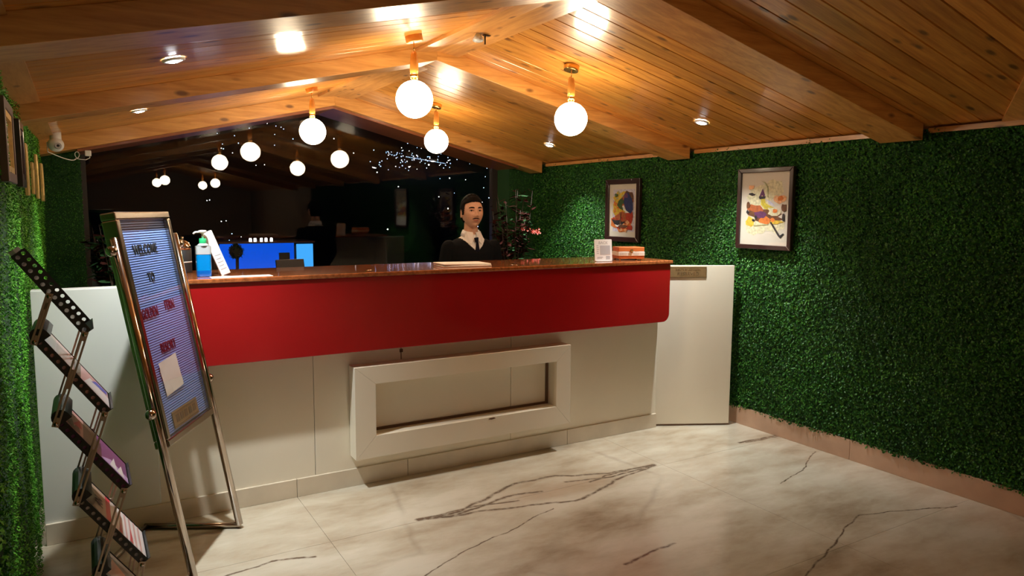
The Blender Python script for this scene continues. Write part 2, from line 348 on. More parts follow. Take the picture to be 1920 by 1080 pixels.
# ================================================================== ROOM
XL, XR, YB, XC = -0.24, 3.95, 6.2, 1.85
SL = 0.238
def zc(x): return 2.46-SL*abs(x-XC)
YF = -7.6
# floor slabs
fl = struct('floor')
MB().box(XL-0.1, 4.2, YF, 6.6, -0.06, -0.012).build('floor_bed', 'dark_edge', fl)
xs = [XL-0.08, 0.9, 2.9, 4.15]; ys = [YF+0.02, -5.5, -4.3, -3.1, -1.9, -0.7, 0.5, 1.9, 3.1, 4.3, 5.5, 6.5]
for i in range(3):
    for j in range(len(ys)-1):
        g = 0.0008
        MB().box(xs[i]+g, xs[i+1]-g, ys[j]+g, ys[j+1]-g, -0.012, 0.0).build('marble_slab', 'floor', fl)

# walls
wl = struct('wall_left'); MB().box(XL-0.14, XL-0.02, YF, 6.6, 0, 2.05).build('wall_panel', 'plaster', wl)
MB().box(XL-0.02, XL-0.005, -1.5, YB, 0.02, 1.96).build('grass_mat', 'mat_base', wl)
wr = struct('wall_right'); MB().box(XR+0.03, XR+0.15, YF, 6.6, 0, 2.05).build('wall_panel', 'plaster', wr)
MB().box(XR+0.012, XR+0.03, -1.5, YB, 0.12, 1.93).build('grass_mat', 'mat_base', wr)
wb = struct('wall_back')
MB().box(XL, 0.015, YB+0.012, 6.6, 0, 2.0).build('wall_strip', 'mat_base', wb)
MB().box(3.66, XR+0.03, YB+0.012, 6.6, 0, 2.0).build('wall_strip', 'mat_base', wb)
MB().box(0.015, 3.66, YB+0.1, 6.55, 0, 0.42).build('window_sill_wall', 'plaster', wb)
wf = struct('wall_front'); MB().prism([(XL-.1, 0), (4.1, 0), (4.1, 1.95), (XC, 2.5), (XL-.1, 1.95)], YF-0.1, YF, lambda u, v, h: (u, h, v)).build('wall_panel', 'plaster', wf)

def leaves(name, parent, n, origin, ux, uy, nrm, wfun=None, size=(0.010, 0.006), depth=0.02, zr=None, m='leaf'):
    # a mat of small folded leaves scattered over the rectangle origin + a*ux + b*uy
    o = np.array(origin, float); ux = np.array(ux, float); uy = np.array(uy, float); nn = np.array(nrm, float)
    a = rng.random(n); b = rng.random(n)
    if zr is not None: a = zr(a)
    tx = ux/np.linalg.norm(ux); ty = uy/np.linalg.norm(uy)
    dep = rng.random(n)**0.7*depth
    P = o+a[:, None]*ux+b[:, None]*uy+dep[:, None]*nn
    if wfun is not None: P = P+wfun(P)[:, None]*nn
    th = rng.random(n)*2*PI; el = 0.15+rng.random(n)*0.75
    d = np.cos(el)[:, None]*(np.cos(th)[:, None]*tx+np.sin(th)[:, None]*ty)+np.sin(el)[:, None]*nn
    s = np.cross(d, nn+0.6*(rng.random((n, 3))-0.5)); s /= np.linalg.norm(s, axis=1)[:, None]
    q = np.cross(s, d)
    L = (size[0]*(0.7+0.6*rng.random(n)))[:, None]; Wd = (size[1]*(0.7+0.6*rng.random(n)))[:, None]*0.5
    v = np.empty((n, 6, 3))
    v[:, 0] = P; v[:, 1] = P+d*L*0.5+s*Wd+q*Wd*0.4; v[:, 2] = P+d*L; v[:, 3] = P+d*L*0.5-s*Wd+q*Wd*0.4; v[:, 4] = P+d*L*0.5; v[:, 5] = P
    v = v[:, :5].reshape(-1, 3)
    base = np.arange(n)[:, None]*5
    tri = (base+np.array([[0, 1, 4, 1, 2, 4, 0, 4, 3, 4, 2, 3]])).reshape(-1)
    me = bpy.data.meshes.new(name); nf = n*4
    me.vertices.add(len(v)); me.vertices.foreach_set('co', v.ravel())
    me.loops.add(nf*3); me.loops.foreach_set('vertex_index', tri.astype(np.int32))
    me.polygons.add(nf); me.polygons.foreach_set('loop_start', np.arange(nf, dtype=np.int32)*3)
    me.update(calc_edges=True)
    ob = link(name, me, m, parent); ob['kind'] = 'stuff'; return ob
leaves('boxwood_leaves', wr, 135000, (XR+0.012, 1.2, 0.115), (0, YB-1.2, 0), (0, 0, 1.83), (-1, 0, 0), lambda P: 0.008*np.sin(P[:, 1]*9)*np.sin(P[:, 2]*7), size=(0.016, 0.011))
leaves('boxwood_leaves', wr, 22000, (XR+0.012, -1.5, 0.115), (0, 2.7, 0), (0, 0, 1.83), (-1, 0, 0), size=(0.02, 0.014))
def wavy(P):
    y = P[:, 1]; return 0.018*np.exp(-((y-3.05)/0.10)**2)+0.014*np.exp(-((y-3.42)/0.08)**2)+0.012*np.exp(-((y-4.0)/0.2)**2)+0.006*np.sin(P[:, 2]*5+y*4)
leaves('boxwood_leaves', wl, 90000, (XL-0.005, 2.4, 0.0), (0, YB-2.4, 0), (0, 0, 1.96), (1, 0, 0), wavy, size=(0.011, 0.005), depth=0.016, m='leafl')
leaves('boxwood_leaves', wl, 18000, (XL-0.005, -1.5, 0.0), (0, 3.9, 0), (0, 0, 1.96), (1, 0, 0), size=(0.02, 0.013), m='leafl')
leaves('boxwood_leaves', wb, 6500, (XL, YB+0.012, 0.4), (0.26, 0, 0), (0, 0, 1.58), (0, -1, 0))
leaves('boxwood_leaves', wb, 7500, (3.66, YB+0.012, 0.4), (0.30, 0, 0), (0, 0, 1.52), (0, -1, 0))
# baseboards
bs = struct('baseboard_right')
for k in range(9):
    y0 = -4.6+k*0.9*1.333
    y1 = y0+1.2
    MB().box(XR-0.004, XR+0.03, y0+0.001, min(y1, YB)-0.001, 0, 0.125).build('marble_strip', 'skirt', bs, bevel=0.002)

# ------------------------------------------------------------------ ceiling
ce = struct('ceiling')
PITCH = 0.1135; TH = 0.02
ang = math.atan(SL)
def plank_mesh(side):
    Lx = 2.15/math.cos(ang); g = 0.0022; c = 0.004; yy = PITCH/2
    # profile across Y with a V groove; local x runs down the slope
    prof = [(-yy+0.0003, 0.0), (-yy+0.0005, 0.007), (-yy+0.0045, 0), (yy-0.0045, 0), (yy-0.0005, 0.007), (yy-0.0003, TH), (-yy+0.0003, TH)][1:]
    mb = MB(); N = len(prof)
    for x in (0, Lx): mb.v += [(side*x, p[0], p[1]) for p in prof]
    mb.f += [(i, (i+1) % N, N+(i+1) % N, N+i) for i in range(N)]+[tuple(range(N))[::-1], tuple(range(N, 2*N))]
    mb.m = [0]*len(mb.f); mb.sm = [False]*len(mb.f)
    me = mb.mesh('plank'); bm = bmesh.new(); bm.from_mesh(me); bmesh.ops.recalc_face_normals(bm, faces=bm.faces); bm.to_mesh(me); bm.free()
    me.materials.append(W['plank']); return me
pm = {1: plank_mesh(1), -1: plank_mesh(-1)}
NP = 54
for side in (1, -1):
    for k in range(NP):
        y = 6.35-PITCH/2-k*PITCH - (0.0 if True else 0)
        y = 2.5405+PITCH/2+(33-k)*PITCH
        o = link('plank', pm[side], 'plank', ce, (XC, y, 2.46))
        o.rotation_euler = (R(random.uniform(-0.5, 0.5)), side*ang, 0)
# the rest of the boarding, behind the viewpoint, joined
mb = MB()
yl = 2.5405+PITCH/2+(33-NP)*PITCH
k = 0
while yl-k*PITCH > YF:
    y = yl-k*PITCH; k += 1
    for side in (1, -1):
        T = Matrix.Translation((XC, y, 2.46)) @ Matrix.Rotation(side*ang, 4, 'Y')
        x0, x1 = (0, 2.21) if side == 1 else (-2.21, 0)
        mb.box(x0, x1, -PITCH/2+0.002, PITCH/2-0.002, 0, TH, T=T)
o = mb.build('ceiling_boarding', 'plank', ce); o['kind'] = 'stuff'
MB().prism([(XL-.14, 2.02), (XC, 2.50), (4.1, 2.0), (4.1, 2.06), (XC, 2.56), (XL-.14, 2.08)], YF, 6.6, lambda u, v, h: (u, h, v)).build('roof_deck', 'plaster', ce)
# ridge cover boards
for side in (1, -1):
    T = Matrix.Translation((XC, 0, 2.425)) @ Matrix.Rotation(side*ang*0.5, 4, 'Y')
    x0, x1 = (0, 0.14) if side == 1 else (-0.14, 0)
    MB().box(x0, x1, -3.0, 6.1, 0, 0.03, T=T).build('ridge_board', 'beamy', ce)
# rafters: each a pair of beams meeting at the ridge
def rafter(y0, y1, drop, nm='rafter_beam', wd='beam', cover=True):
    for side in (1, -1):
        xe = 3.90 if side == 1 else XL+0.0
        L = abs(xe-XC)
        MB().prism([(0, 2.46-drop), (side*L, zc(xe)-drop), (side*L, zc(xe)+0.0), (0, 2.46)], y0, y1, lambda u, v, h: (XC+u, h, v)).build(nm, wd, ce, bevel=0.002)
rafter(3.98, 4.21, 0.085)
rafter(2.25, 2.49, 0.085)
rafter(0.52, 0.76, 0.085)
rafter(-1.2, -0.96, 0.085); rafter(-2.9, -2.66, 0.085)
# gable: light face board and darker window head below it
rafter(5.98, 6.20, 0.108, 'gable_beam')
for side in (1, -1):
    xe = 3.66 if side == 1 else 0.0
    L = abs(xe-XC)
    MB().prism([(0, 2.46-0.128), (side*L, zc(xe)-0.128), (side*L, zc(xe)-0.108), (0, 2.352)], 6.03, 6.5, lambda u, v, h: (XC+u, h, v)).build('window_head', 'headwood', ce)
# eave trims
tr = struct('trim_1')
for a, b_ in ((-3, -1.22), (-0.94, 0.5), (0.78, 2.24), (2.50, 3.97), (4.22, 5.97)):
    MB().box(XR-0.018, XR+0.02, a, b_, 1.925, 1.952).build('eave_strip', 'beamy', tr)
tl = struct('trim_2')
T = Matrix.Translation((XL, 0, zc(XL)-0.012)) @ Matrix.Rotation(-ang, 4, 'Y')
for a, b_ in ((-3, -1.22), (-0.94, 0.5), (0.78, 2.24), (2.50, 3.97), (4.22, 5.97)):
    MB().box(0, 0.11, a, b_, 0, 0.014, T=T).build('eave_strip', 'beamy', tl)
# valley board at the right-hand corner of the ceiling
P0, P1 = Vector((3.93, 1.88, zc(3.93)-0.012)), Vector((3.2, 1.42, zc(3.2)-0.012))
d = (P1-P0).normalized(); nz = Vector((SL, 0, 1)).normalized(); s_ = d.cross(nz).normalized()
T = basis(P0, d, s_, nz)
v3 = struct('trim_3')
MB().box(0, 1.3, -0.14, 0.0, -0.004, 0.012, T=T).build('valley_board', 'beam', v3)

# window
wi = struct('window_1')
YW = 6.47
MB().prism([(0.0, 0.40), (3.68, 0.40), (3.68, zc(3.68)-0.12), (XC, 2.36), (0.0, zc(0)-0.12)], YW, YW+0.012, lambda u, v, h: (u, h, v)).build('pane', 'glass', wi)
MB().box(-0.02, 3.7, YW-0.02, YW+0.04, 0.38, 0.42).build('window_frame', 'dark_frame', wi)
MB().box(3.60, 3.66, YW-0.03, YW+0.03, 0.42, 1.98).build('window_frame', 'dark_frame', wi)
MB().box(0.0, 0.05, YW-0.03, YW+0.03, 0.42, 1.98).build('window_frame', 'dark_frame', wi)

# ------------------------------------------------------------------ night outside: hillside with town lights
W['hill'] = mat('dark_hillside', (0.006, 0.009, 0.012), 1.0, var=0.4, scale=0.05)
def hill_z(x, y):
    # rises away from the hotel
    d = math.hypot(x, y)
    t = max(0, d-60)/260
    return -30+t*95+6*math.sin(x*0.03)+5*math.sin(y*0.021+x*0.01)
NX = 40; vs = []; fs = []
for i in range(NX+1):
    for j in range(NX+1):
        x = -260+700*i/NX; y = 25+480*j/NX; vs.append((x, y, hill_z(x, y)))
for i in range(NX):
    for j in range(NX): a = i*(NX+1)+j; fs.append((a, a+NX+1, a+NX+2, a+1))
hb = MB(); hb.add(vs, fs, 0, True); ho = hb.build('hillside', 'hill'); ho['kind'] = 'structure'
def dirv(px, py):
    v = fw*1351+rt2*(px-960)+up2*(540-py); return v.normalized()
town = MB()
def town_light(az, el, size, mi):
    # walk out over the ground until the sight line at this bearing meets the slope
    dv = Vector((math.sin(az)*math.cos(el), math.cos(az)*math.cos(el), math.sin(el)))
    dist = 60
    while dist < 480:
        p = Vector((0, 0, 1.5))+dv*dist
        if p.z < hill_z(p.x, p.y)+3: break
        dist += 4
    p = Vector((0, 0, 1.5))+dv*dist
    r = size*dist*0.00045
    T = Matrix.Translation(p)
    town.add([T @ Vector(q) for q in ((r, 0, 0), (-r, 0, 0), (0, r, 0), (0, -r, 0), (0, 0, r), (0, 0, -r))],
             [(0, 2, 4), (2, 1, 4), (1, 3, 4), (3, 0, 4), (2, 0, 5), (1, 2, 5), (3, 1, 5), (0, 3, 5)], mi)
def pxl(px, py, size, mi=0):
    v = dirv(px, py); town_light(math.atan2(v.x, v.y), math.asin(v.z), size, mi)
for cx, cy, sx, sy, n_ in ((790, 292, 40, 12, 60), (745, 285, 18, 8, 20), (880, 305, 22, 9, 16), (925, 330, 10, 7, 14), (925, 365, 12, 8, 12), (770, 312, 40, 10, 14),
                           (500, 232, 60, 18, 7), (560, 252, 30, 8, 4), (430, 270, 20, 10, 6), (850, 360, 50, 30, 7), (420, 440, 30, 12, 4)):
    for _ in range(n_): pxl(random.gauss(cx, sx), random.gauss(cy, sy), random.uniform(0.6, 1.35), 0 if random.random() < 0.75 else 1)
for i in range(26): pxl(762+i*2.9, 294+i*0.5, 0.9, 0)
for px, py, s_z in ((804, 309, 2.4), (767, 313, 1.8), (707, 323, 1.6), (501, 231, 1.6), (727, 430, 2.0), (840, 391, 1.8), (823, 369, 1.4), (747, 350, 1.5), (843, 334, 1.6), (388, 376, 1.2), (415, 415, 1.3),
                    (424, 414, 1.1), (393, 375, 1.1), (924, 372, 1.3), (626, 260, 1.4), (663, 287, 1.3), (873, 337, 1.1), (496, 309, 1.1), (480, 310, .9), (415, 278, 1.1)): pxl(px, py, s_z, 1)
to = town.build('town_lights', ['city', 'cityw']); tag(to, 'scattered white and blue lights of a town on the dark hillside outside', 'lights', kind='stuff')

# ================================================================== LIGHTS
def sphere_bm(r, c=(0, 0, 0), k=28, rows=16): return MB().sphere(c, r, k, rows)
def pendant(x, y, zgl, style, label, zt=None):
    zt = zt if zt is not None else zc(x)
    t = thing('pendant_lamp', label, 'pendant lamp', (x, y, zt), 'globe pendant lamps')
    gz = zgl-zt; side = 1 if x > XC else -1
    T = Matrix.Rotation(side*ang, 3, 'Y')
    cm = 'amber' if style == 'wood' else 'gold'
    MB().lathe([(0.042, -0.022), (0.044, -0.018), (0.044, 0.012), (0.038, 0.016)], (0, 0, -0.012), 28, T=T).build('canopy', cm, t)
    top = gz+0.095+0.135
    MB().tube([(0, 0, -0.02), (0, 0, top)], 0.0028, 8).build('cord', 'gold', t)
    MB().lathe([(0.004, top+0.008), (0.012, top+0.004), (0.017, top-0.01), (0.0215, top-0.05), (0.022, top-0.085), (0.019, top-0.112)][::-1], (0, 0, 0), 20).build('stem', 'amber', t)
    MB().lathe([(0.021, gz+0.108), (0.021, gz+0.122), (0.017, gz+0.126)], (0, 0, 0), 20).build('collar', 'gold', t)
    mb = MB()
    for a in range(6): mb.sphere((0.017*math.cos(a*PI/3), 0.017*math.sin(a*PI/3), gz+0.105), 0.0045, 8, 6)
    mb.lathe([(0.013, gz+0.09), (0.013, gz+0.108)], (0, 0, 0), 14); mb.build('beaded_neck', 'gold', t)
    g = sphere_bm(0.094, (0, 0, gz)).build('glass_globe', 'globe', t)
    return t
pendant(1.487, 3.476, 2.057, 'wood', 'lit white globe pendant with amber wood stem, largest and highest in the picture')
pendant(2.434, 3.438, 2.019, 'gold', 'lit white globe pendant with brass canopy on right slope, near the security of no beam, rightmost')['label'] = 'lit white globe pendant under a brass canopy, rightmost of the four'
pendant(1.485, 5.348, 2.062, 'wood', 'lit white globe pendant in front of the window, leftmost of the four')
pendant(2.426, 5.243, 2.033, 'gold', 'smallest lit white globe pendant, just below and right of the largest one')
pendant(1.487, -3.2, 2.057, 'wood', 'lit globe pendant deep in the hall behind, nearer left one mirrored in glass')
pendant(2.434, -3.2, 2.019, 'gold', 'lit globe pendant deep in the hall behind, nearer right one mirrored in glass')
pendant(1.487, -5.0, 2.057, 'wood', 'lit globe pendant at the far end of the hall behind, left, mirrored in glass')
pendant(2.434, -5.0, 2.019, 'gold', 'lit globe pendant at the far end of the hall behind, right, mirrored in glass')

def downlight(x, y, label, watts=SPOT_W):
    t = thing('recessed_downlight', label, 'ceiling light', (x, y, zc(x)), 'recessed ceiling spotlights')
    side = 1 if x > XC else -1; T = Matrix.Rotation(side*ang, 3, 'Y')
    MB().lathe([(0.029, -0.007), (0.031, -0.010), (0.044, -0.008), (0.046, 0.0)], (0, 0, -0.002), 28, T=T, cap=False).build('trim_ring', 'white', t)
    MB().lathe([(0.001, -0.017), (0.014, -0.016), (0.024, -0.013), (0.030, -0.007)], (0, 0, 0.0), 24, T=T, cap=False).build('lens', 'lens', t)
    ld = bpy.data.lights.new('downlight_beam', 'SPOT'); ld.energy = watts; ld.color = SPOT_COL; ld.spot_size = R(102); ld.spot_blend = 0.85; ld.shadow_soft_size = 0.022
    lo = bpy.data.objects.new('downlight_beam', ld); COL.objects.link(lo); lo.parent = t; lo.location = (0, 0, -0.02); lo.rotation_euler = (0, 0, 0)
    return t
downlight(0.355, 3.297, 'recessed spotlight on left slope, nearer of the two left of the pendants')
downlight(0.341, 5.078, 'recessed spotlight on left slope behind the cross beam, nearer the window')
downlight(3.469, 3.443, 'recessed spotlight on right slope between the two cross beams')
downlight(3.509, 5.27, 'small recessed spotlight on right slope near the back corner')

# sensor on the ridge board
t = thing('ceiling_sensor', 'small translucent sensor with dark bracket on the ridge board', 'sensor', (1.86, 3.45, 2.42))
MB().lathe([(0.012, 0), (0.03, -0.03), (0.026, -0.04), (0.006, -0.045)][::-1], (-0.02, 0, 0), 16).build('dome', 'clearplastic', t)
MB().box(0.012, 0.05, -0.01, 0.01, -0.006, 0.0).box(0.018, 0.024, -0.004, 0.004, -0.05, 0).build('bracket', 'dark_frame', t)

# security camera, cable and box
t = thing('security_camera', 'white dome security camera on the left back corner of the ceiling', 'security camera', (-0.12, 5.75, 1.985))
MB().lathe([(0.03, -0.06), (0.034, -0.055), (0.034, 0.02)], (0, 0, 0), 24).build('mount', 'white', t)
Tc = Matrix.Rotation(R(25), 3, 'X')
MB().sphere((0, -0.01, -0.07), 0.048, 24, 14).build('housing', 'white', t)
MB().lathe([(0.020, 0.012), (0.022, 0.0), (0.019, -0.002)], (0.012, -0.05, -0.082), 20, T=Matrix.Rotation(R(75), 3, 'X') @ Matrix.Rotation(R(10), 3, 'Y')).build('lens_ring', 'grey', t)
MB().sphere((0.012, -0.052, -0.083), 0.014, 16, 10).build('lens', 'ink', t)
pts = [(-0.17, 5.75, 1.93)]+[(-0.17+0.16*math.sin(a*0.5*PI/8)*1.0, 5.8+0.02*a, 1.87-0.045*math.sin(a*PI/10)) for a in range(0, 9)]
for a in range(0, 13): pts.append((-0.02+0.022*math.cos(-PI/2+a*2*PI/12)+0.003*a, 5.96, 1.862+0.026*math.sin(-PI/2+a*2*PI/12)))
pts += [(0.05, 5.97, 1.835), (0.075, 5.97, 1.85), (0.072, 5.97, 1.89)]
c = MB().tube(pts, 0.003, 6).build('camera_cable', 'white'); tag(c, 'thin white looped cable hanging between security camera and window corner', 'cable')
t = MB().box(0.045, 0.085, 5.94, 5.985, 1.86, 1.90).build('junction_box', 'white', bevel=0.006); tag(t, 'small white cable box at the top left window corner', 'box')

# ================================================================== COUNTER
CT = thing('reception_counter', 'long white reception counter with red gloss fascia and brown top', 'counter', (1.6, 3.8, 0))
def cbuild(mb, name, m, bevel=0, par=None):
    if par is None: par = CT
    o = mb.build(name, m, None, bevel=bevel)
    o.parent = par
    pw = par.matrix_world if False else None
    base = par
    off = Vector((0, 0, 0))
    while base is not None: off += Vector(base.location); base = base.parent
    o.data.transform(Matrix.Translation(-off))
    return o
YP = 3.70
cbuild(MB().box(XL+0.035, 0.26, YP, YP+0.03, 0.095, 1.14), 'front_panel', 'laminate_left', 0.0015)
cbuild(MB().box(0.262, 1.0, YP, YP+0.03, 0.095, 1.13), 'front_panel', 'laminate', 0.0015)
cbuild(MB().box(1.0025, 2.2, YP, YP+0.03, 0.095, 1.13), 'front_panel', 'laminate', 0.0015)
cbuild(MB().box(2.2025, 3.375, YP, YP+0.03, 0.095, 1.13), 'front_panel', 'laminate', 0.0015)
cbuild(MB().box(3.36, 3.38, YP+0.031, 4.12, 0.0, 1.13), 'side_panel', 'laminate', 0.0015)
for a, b_ in ((XL+0.035, 0.9), (0.9, 1.52), (1.52, 2.62), (2.62, 3.378)):
    cbuild(MB().box(a+0.001, b_-0.001, YP-0.012, YP+0.02, 0, 0.097), 'skirting', 'counter_skirt', 0.002)
# red fascia: rounded lower right corner
poly = [(0.25, 1.150), (0.25, 0.757)]
rr_ = 0.055
for a in range(0, 9): t_ = -PI/2+a*PI/16; poly.append((3.385-rr_+rr_*math.cos(t_), 0.757+rr_+rr_*math.sin(t_)))
poly += [(3.385, 1.150)]
cbuild(MB().prism(poly, 3.60, 3.70, lambda u, v, h: (u, h, v)), 'red_fascia', 'red', 0.003)
cbuild(MB().box(0.23, 3.40, 3.592, 4.13, 1.150, 1.172), 'counter_top', 'top', 0.004)
cbuild(MB().box(0.28, 3.36, 3.98, 4.35, 0.72, 0.745), 'work_shelf', 'laminate')
cbuild(MB().box(XL+0.035, 0.25, YP+0.031, YP+0.10, 1.10, 1.139), 'panel_cap', 'laminate_left')
# raised rectangular frame on the front: four mitred boards
x0, x1, z0, z1 = 1.19, 2.575, 0.172, 0.672; ix0, ix1, iz0, iz1 = 1.305, 2.47, 0.292, 0.575
quads = [[(x0, z0), (x1, z0), (ix1, iz0), (ix0, iz0)], [(x1, z0), (x1, z1), (ix1, iz1), (ix1, iz0)], [(x1, z1), (x0, z1), (ix0, iz1), (ix1, iz1)], [(x0, z1), (x0, z0), (ix0, iz0), (ix0, iz1)]]
for q in quads:
    cx = sum(p[0] for p in q)/4; cz = sum(p[1] for p in q)/4
    q2 = [(cx+(u-cx)*0.9995, cz+(v-cz)*0.998) for u, v in q]
    cbuild(MB().prism(q2, 3.60, 3.697, lambda u, v, h: (u, h, v)), 'frame_board', 'laminate', 0.0012)
cbuild(MB().prism([(0, 0), (0.022, -0.004), (0.05, 0.0), (0.04, 0.006), (0.012, 0.006)], 3.598, 3.602, lambda u, v, h: (1.99+u, h, 0.281+v)), 'chipped_spot', 'dark_edge')
cbuild(MB().box(1.488, 1.492, 3.697, 3.7, 0.672, 0.757).box(1.482, 1.5, 3.696, 3.7, 0.712, 0.73), 'open_joint', 'dark_edge')

cbuild(MB().box(1.305, 2.47, 3.692, 3.6985, 0.292, 0.306).box(2.452, 2.47, 3.692, 3.6985, 0.306, 0.575), 'dark_gap_and_shade', 'dark_edge')  # solid dark strips: paint the open gap below and the shade at right
# gate between the counter and the right wall
d = Vector((3.86-3.385, 3.475-3.715, 0)); L = d.length; d.normalize(); n_ = Vector((d.y, -d.x, 0))
gt = thing('counter_gate', 'white swing gate panel closing the gap between counter and right wall', 'gate', (3.385, 3.715, 0), rz=math.atan2(d.y, d.x))
MB().box(0, L, 0, 0.025, 0.012, 1.13).build('panel', 'laminate', gt, bevel=0.002)
MB().box(0, L, -0.0005, 0.0255, 0.004, 0.011).build('bottom_edge', 'dark_edge', gt)
MB().box(0.007, 0.010, 0.024, 0.027, 0.2, 0.9).box(0.0, 0.02, 0.025, 0.035, 0.25, 0.32).box(0.0, 0.02, 0.025, 0.035, 0.85, 0.92).build('hinge', 'steel', gt)
pl_ = MB().box(0.075, 0.335, -0.004, -0.0005, 1.046, 1.121).build('name_plate', 'plate', gt, bevel=0.001); pl_['label'] = 'antique brass notice plate'
MB().box(0.079, 0.331, -0.0048, -0.004, 1.050, 1.052).box(0.079, 0.331, -0.0048, -0.004, 1.115, 1.117).box(0.079, 0.081, -0.0048, -0.004, 1.052, 1.115).box(0.329, 0.331, -0.0048, -0.004, 1.052, 1.115).build('plate_border', 'plate_dark', pl_)
text_mesh('RIGHTS OF ADMISSION', 0.017, basis((0.205, -0.0045, 1.100), (1, 0, 0), (0, 0, 1), (0, -1, 0)), 'plate_dark', 'plate_lettering', pl_)
text_mesh('RESERVED', 0.034, basis((0.205, -0.0045, 1.072), (1, 0, 0), (0, 0, 1), (0, -1, 0)), 'plate_dark', 'plate_lettering', pl_)

# ================================================================== SIGN STAND
Lp = Vector((0.3214, 2.983, 0)); Rp = Vector((0.5719, 3.4539, 0)); D = (Rp-Lp).normalized(); nh = Vector((D.y, -D.x, 0))
U = (Vector((0, 0, 1))-0.18*nh).normalized(); N = D.cross(U)
st = thing('sign_stand', 'leaning steel floor stand holding a blue grooved letter board', 'sign', (0, 0, 0))
WID = (Rp-Lp).length
def SP(a, b_, c_=0): return Lp+D*a+U*b_+N*c_
T = basis(Lp, D, U, N)
for a in (-0.004, WID+0.004):
    nm = MB().tube([SP(a, 0.017), SP(a, 1.405)], 0.0165, 16); nm.lathe([(0.001, 0.006), (0.012, 0.005), (0.0165, 0)][::-1], SP(a, 1.405), 16, T=basis((0, 0, 0), D, N*-1, U).to_3x3()).build('post', 'chrome', st)
    MB().tube([Lp+D*a+Vector((0, 0, 0.014)), Lp+D*a-nh*0.44+Vector((0, 0, 0.014))], 0.0135, 14).build('foot_bar', 'steel', st)
    for b_ in (1.36, 0.725):
        s = -1 if a < 0.1 else 1
        MB().sphere(SP(a+s*0.032, b_), 0.021, 20, 12).tube([SP(a, b_), SP(a+s*0.03, b_)], 0.008, 10).build('ball_knob', 'chrome', st)
MB().tube([Lp-nh*0.43+Vector((0, 0, 0.014)), Rp-nh*0.43+Vector((0, 0, 0.014))], 0.0125, 12).build('cross_bar', 'steel', st)
a0, a1, b0, b1 = 0.006, 0.488, 0.575, 1.505
fwid = 0.030
for (p, q_, r_, s_) in ((a0, a1, b0, b0+fwid), (a0, a1, b1-fwid, b1), (a0, a0+fwid, b0+fwid, b1-fwid), (a1-fwid, a1, b0+fwid, b1-fwid)):
    MB().box(p, q_, r_, s_, -0.036, 0.022, T=T).build('frame_rail', 'steel', st, bevel=0.005)
bd = MB()
# grooved letter board: a saw-tooth row of ribs
nb = 88; zz0 = b0+fwid; zz1 = b1-fwid; hh = (zz1-zz0)/nb
for i in range(nb):
    y0_ = zz0+i*hh
    bd.box(a0+fwid, a1-fwid, y0_+0.0040, y0_+hh, -0.004, 0.002, T=T)
MB().box(a0+fwid, a1-fwid, zz0, zz1, -0.012, -0.004, T=T).build('board_backing', 'board_dark', st)
W['letterboard'] = mat('blue_letter_board', (0.26, 0.42, 0.95), 0.45, coat=0.35, croug=0.15)
bo = bd.build('letter_board', 'letterboard', st)
def ltr(txt, a, b_, size, sx=0.8, m='ink'):
    text_mesh(txt, size, T @ Matrix.Translation((a, b_, 0.0035)), m, 'lettering', bo, extrude=0.0015, sx=sx, bold=0.0008)
W['letters'] = mat('dark_red_letters', (0.07, 0.012, 0.03), 0.3, coat=0.5)
ltr('WELCOME', 0.228, 1.352, 0.056, 0.78)
ltr('TO', 0.222, 1.236, 0.052, 0.8)
ltr('GOLDEN', 0.142, 1.097, 0.056, 0.62, 'letters')
ltr('FERN', 0.328, 1.107, 0.056, 0.72, 'letters')
ltr('RESORT', 0.232, 0.945, 0.056, 0.72, 'letters')
rng2 = random.Random(3)
pn = MB()
vs = []; G = 8
for i in range(G+1):
    for j in range(G+1): vs.append(T @ Vector((0.118+0.170*i/G-0.012*j/G, 0.755+0.140*j/G+0.012*i/G, 0.0045+0.002*rng2.random())))
pn.add(vs, [(i*(G+1)+j, (i+1)*(G+1)+j, (i+1)*(G+1)+j+1, i*(G+1)+j+1) for i in range(G) for j in range(G)], 0, True)
po = pn.build('paper_note', 'whitepaper'); tag(po, 'crumpled white paper note stuck on the blue letter board', 'note')
TP = T @ Matrix.Translation((0.245, 0.652, 0.006)) @ Matrix.Rotation(R(0), 4, 'Z')
bp_ = MB().box(-0.125, 0.125, -0.035, 0.035, -0.003, 0.001, T=TP).build('brass_plate', 'plate', st, bevel=0.001); bp_['label'] = 'small brass plate at the foot of the board'
for k in range(5): MB().box(-0.098+k*0.042, -0.068+k*0.042, -0.014, 0.016, 0.0012, 0.002, T=TP).build('plate_relief', 'plate_dark', bp_)
MB().box(-0.122, 0.122, 0.026, 0.029, 0.001, 0.002, T=TP).box(-0.122, 0.122, -0.029, -0.026, 0.001, 0.002, T=TP).build('plate_border', 'plate_dark', bp_)
W['boardglass'] = glass_mat('board_glass', 1.45)
MB().box(a0+fwid, a1-fwid, zz0, zz1, 0.0145, 0.017, T=T).build('glass_cover', 'boardglass', st)

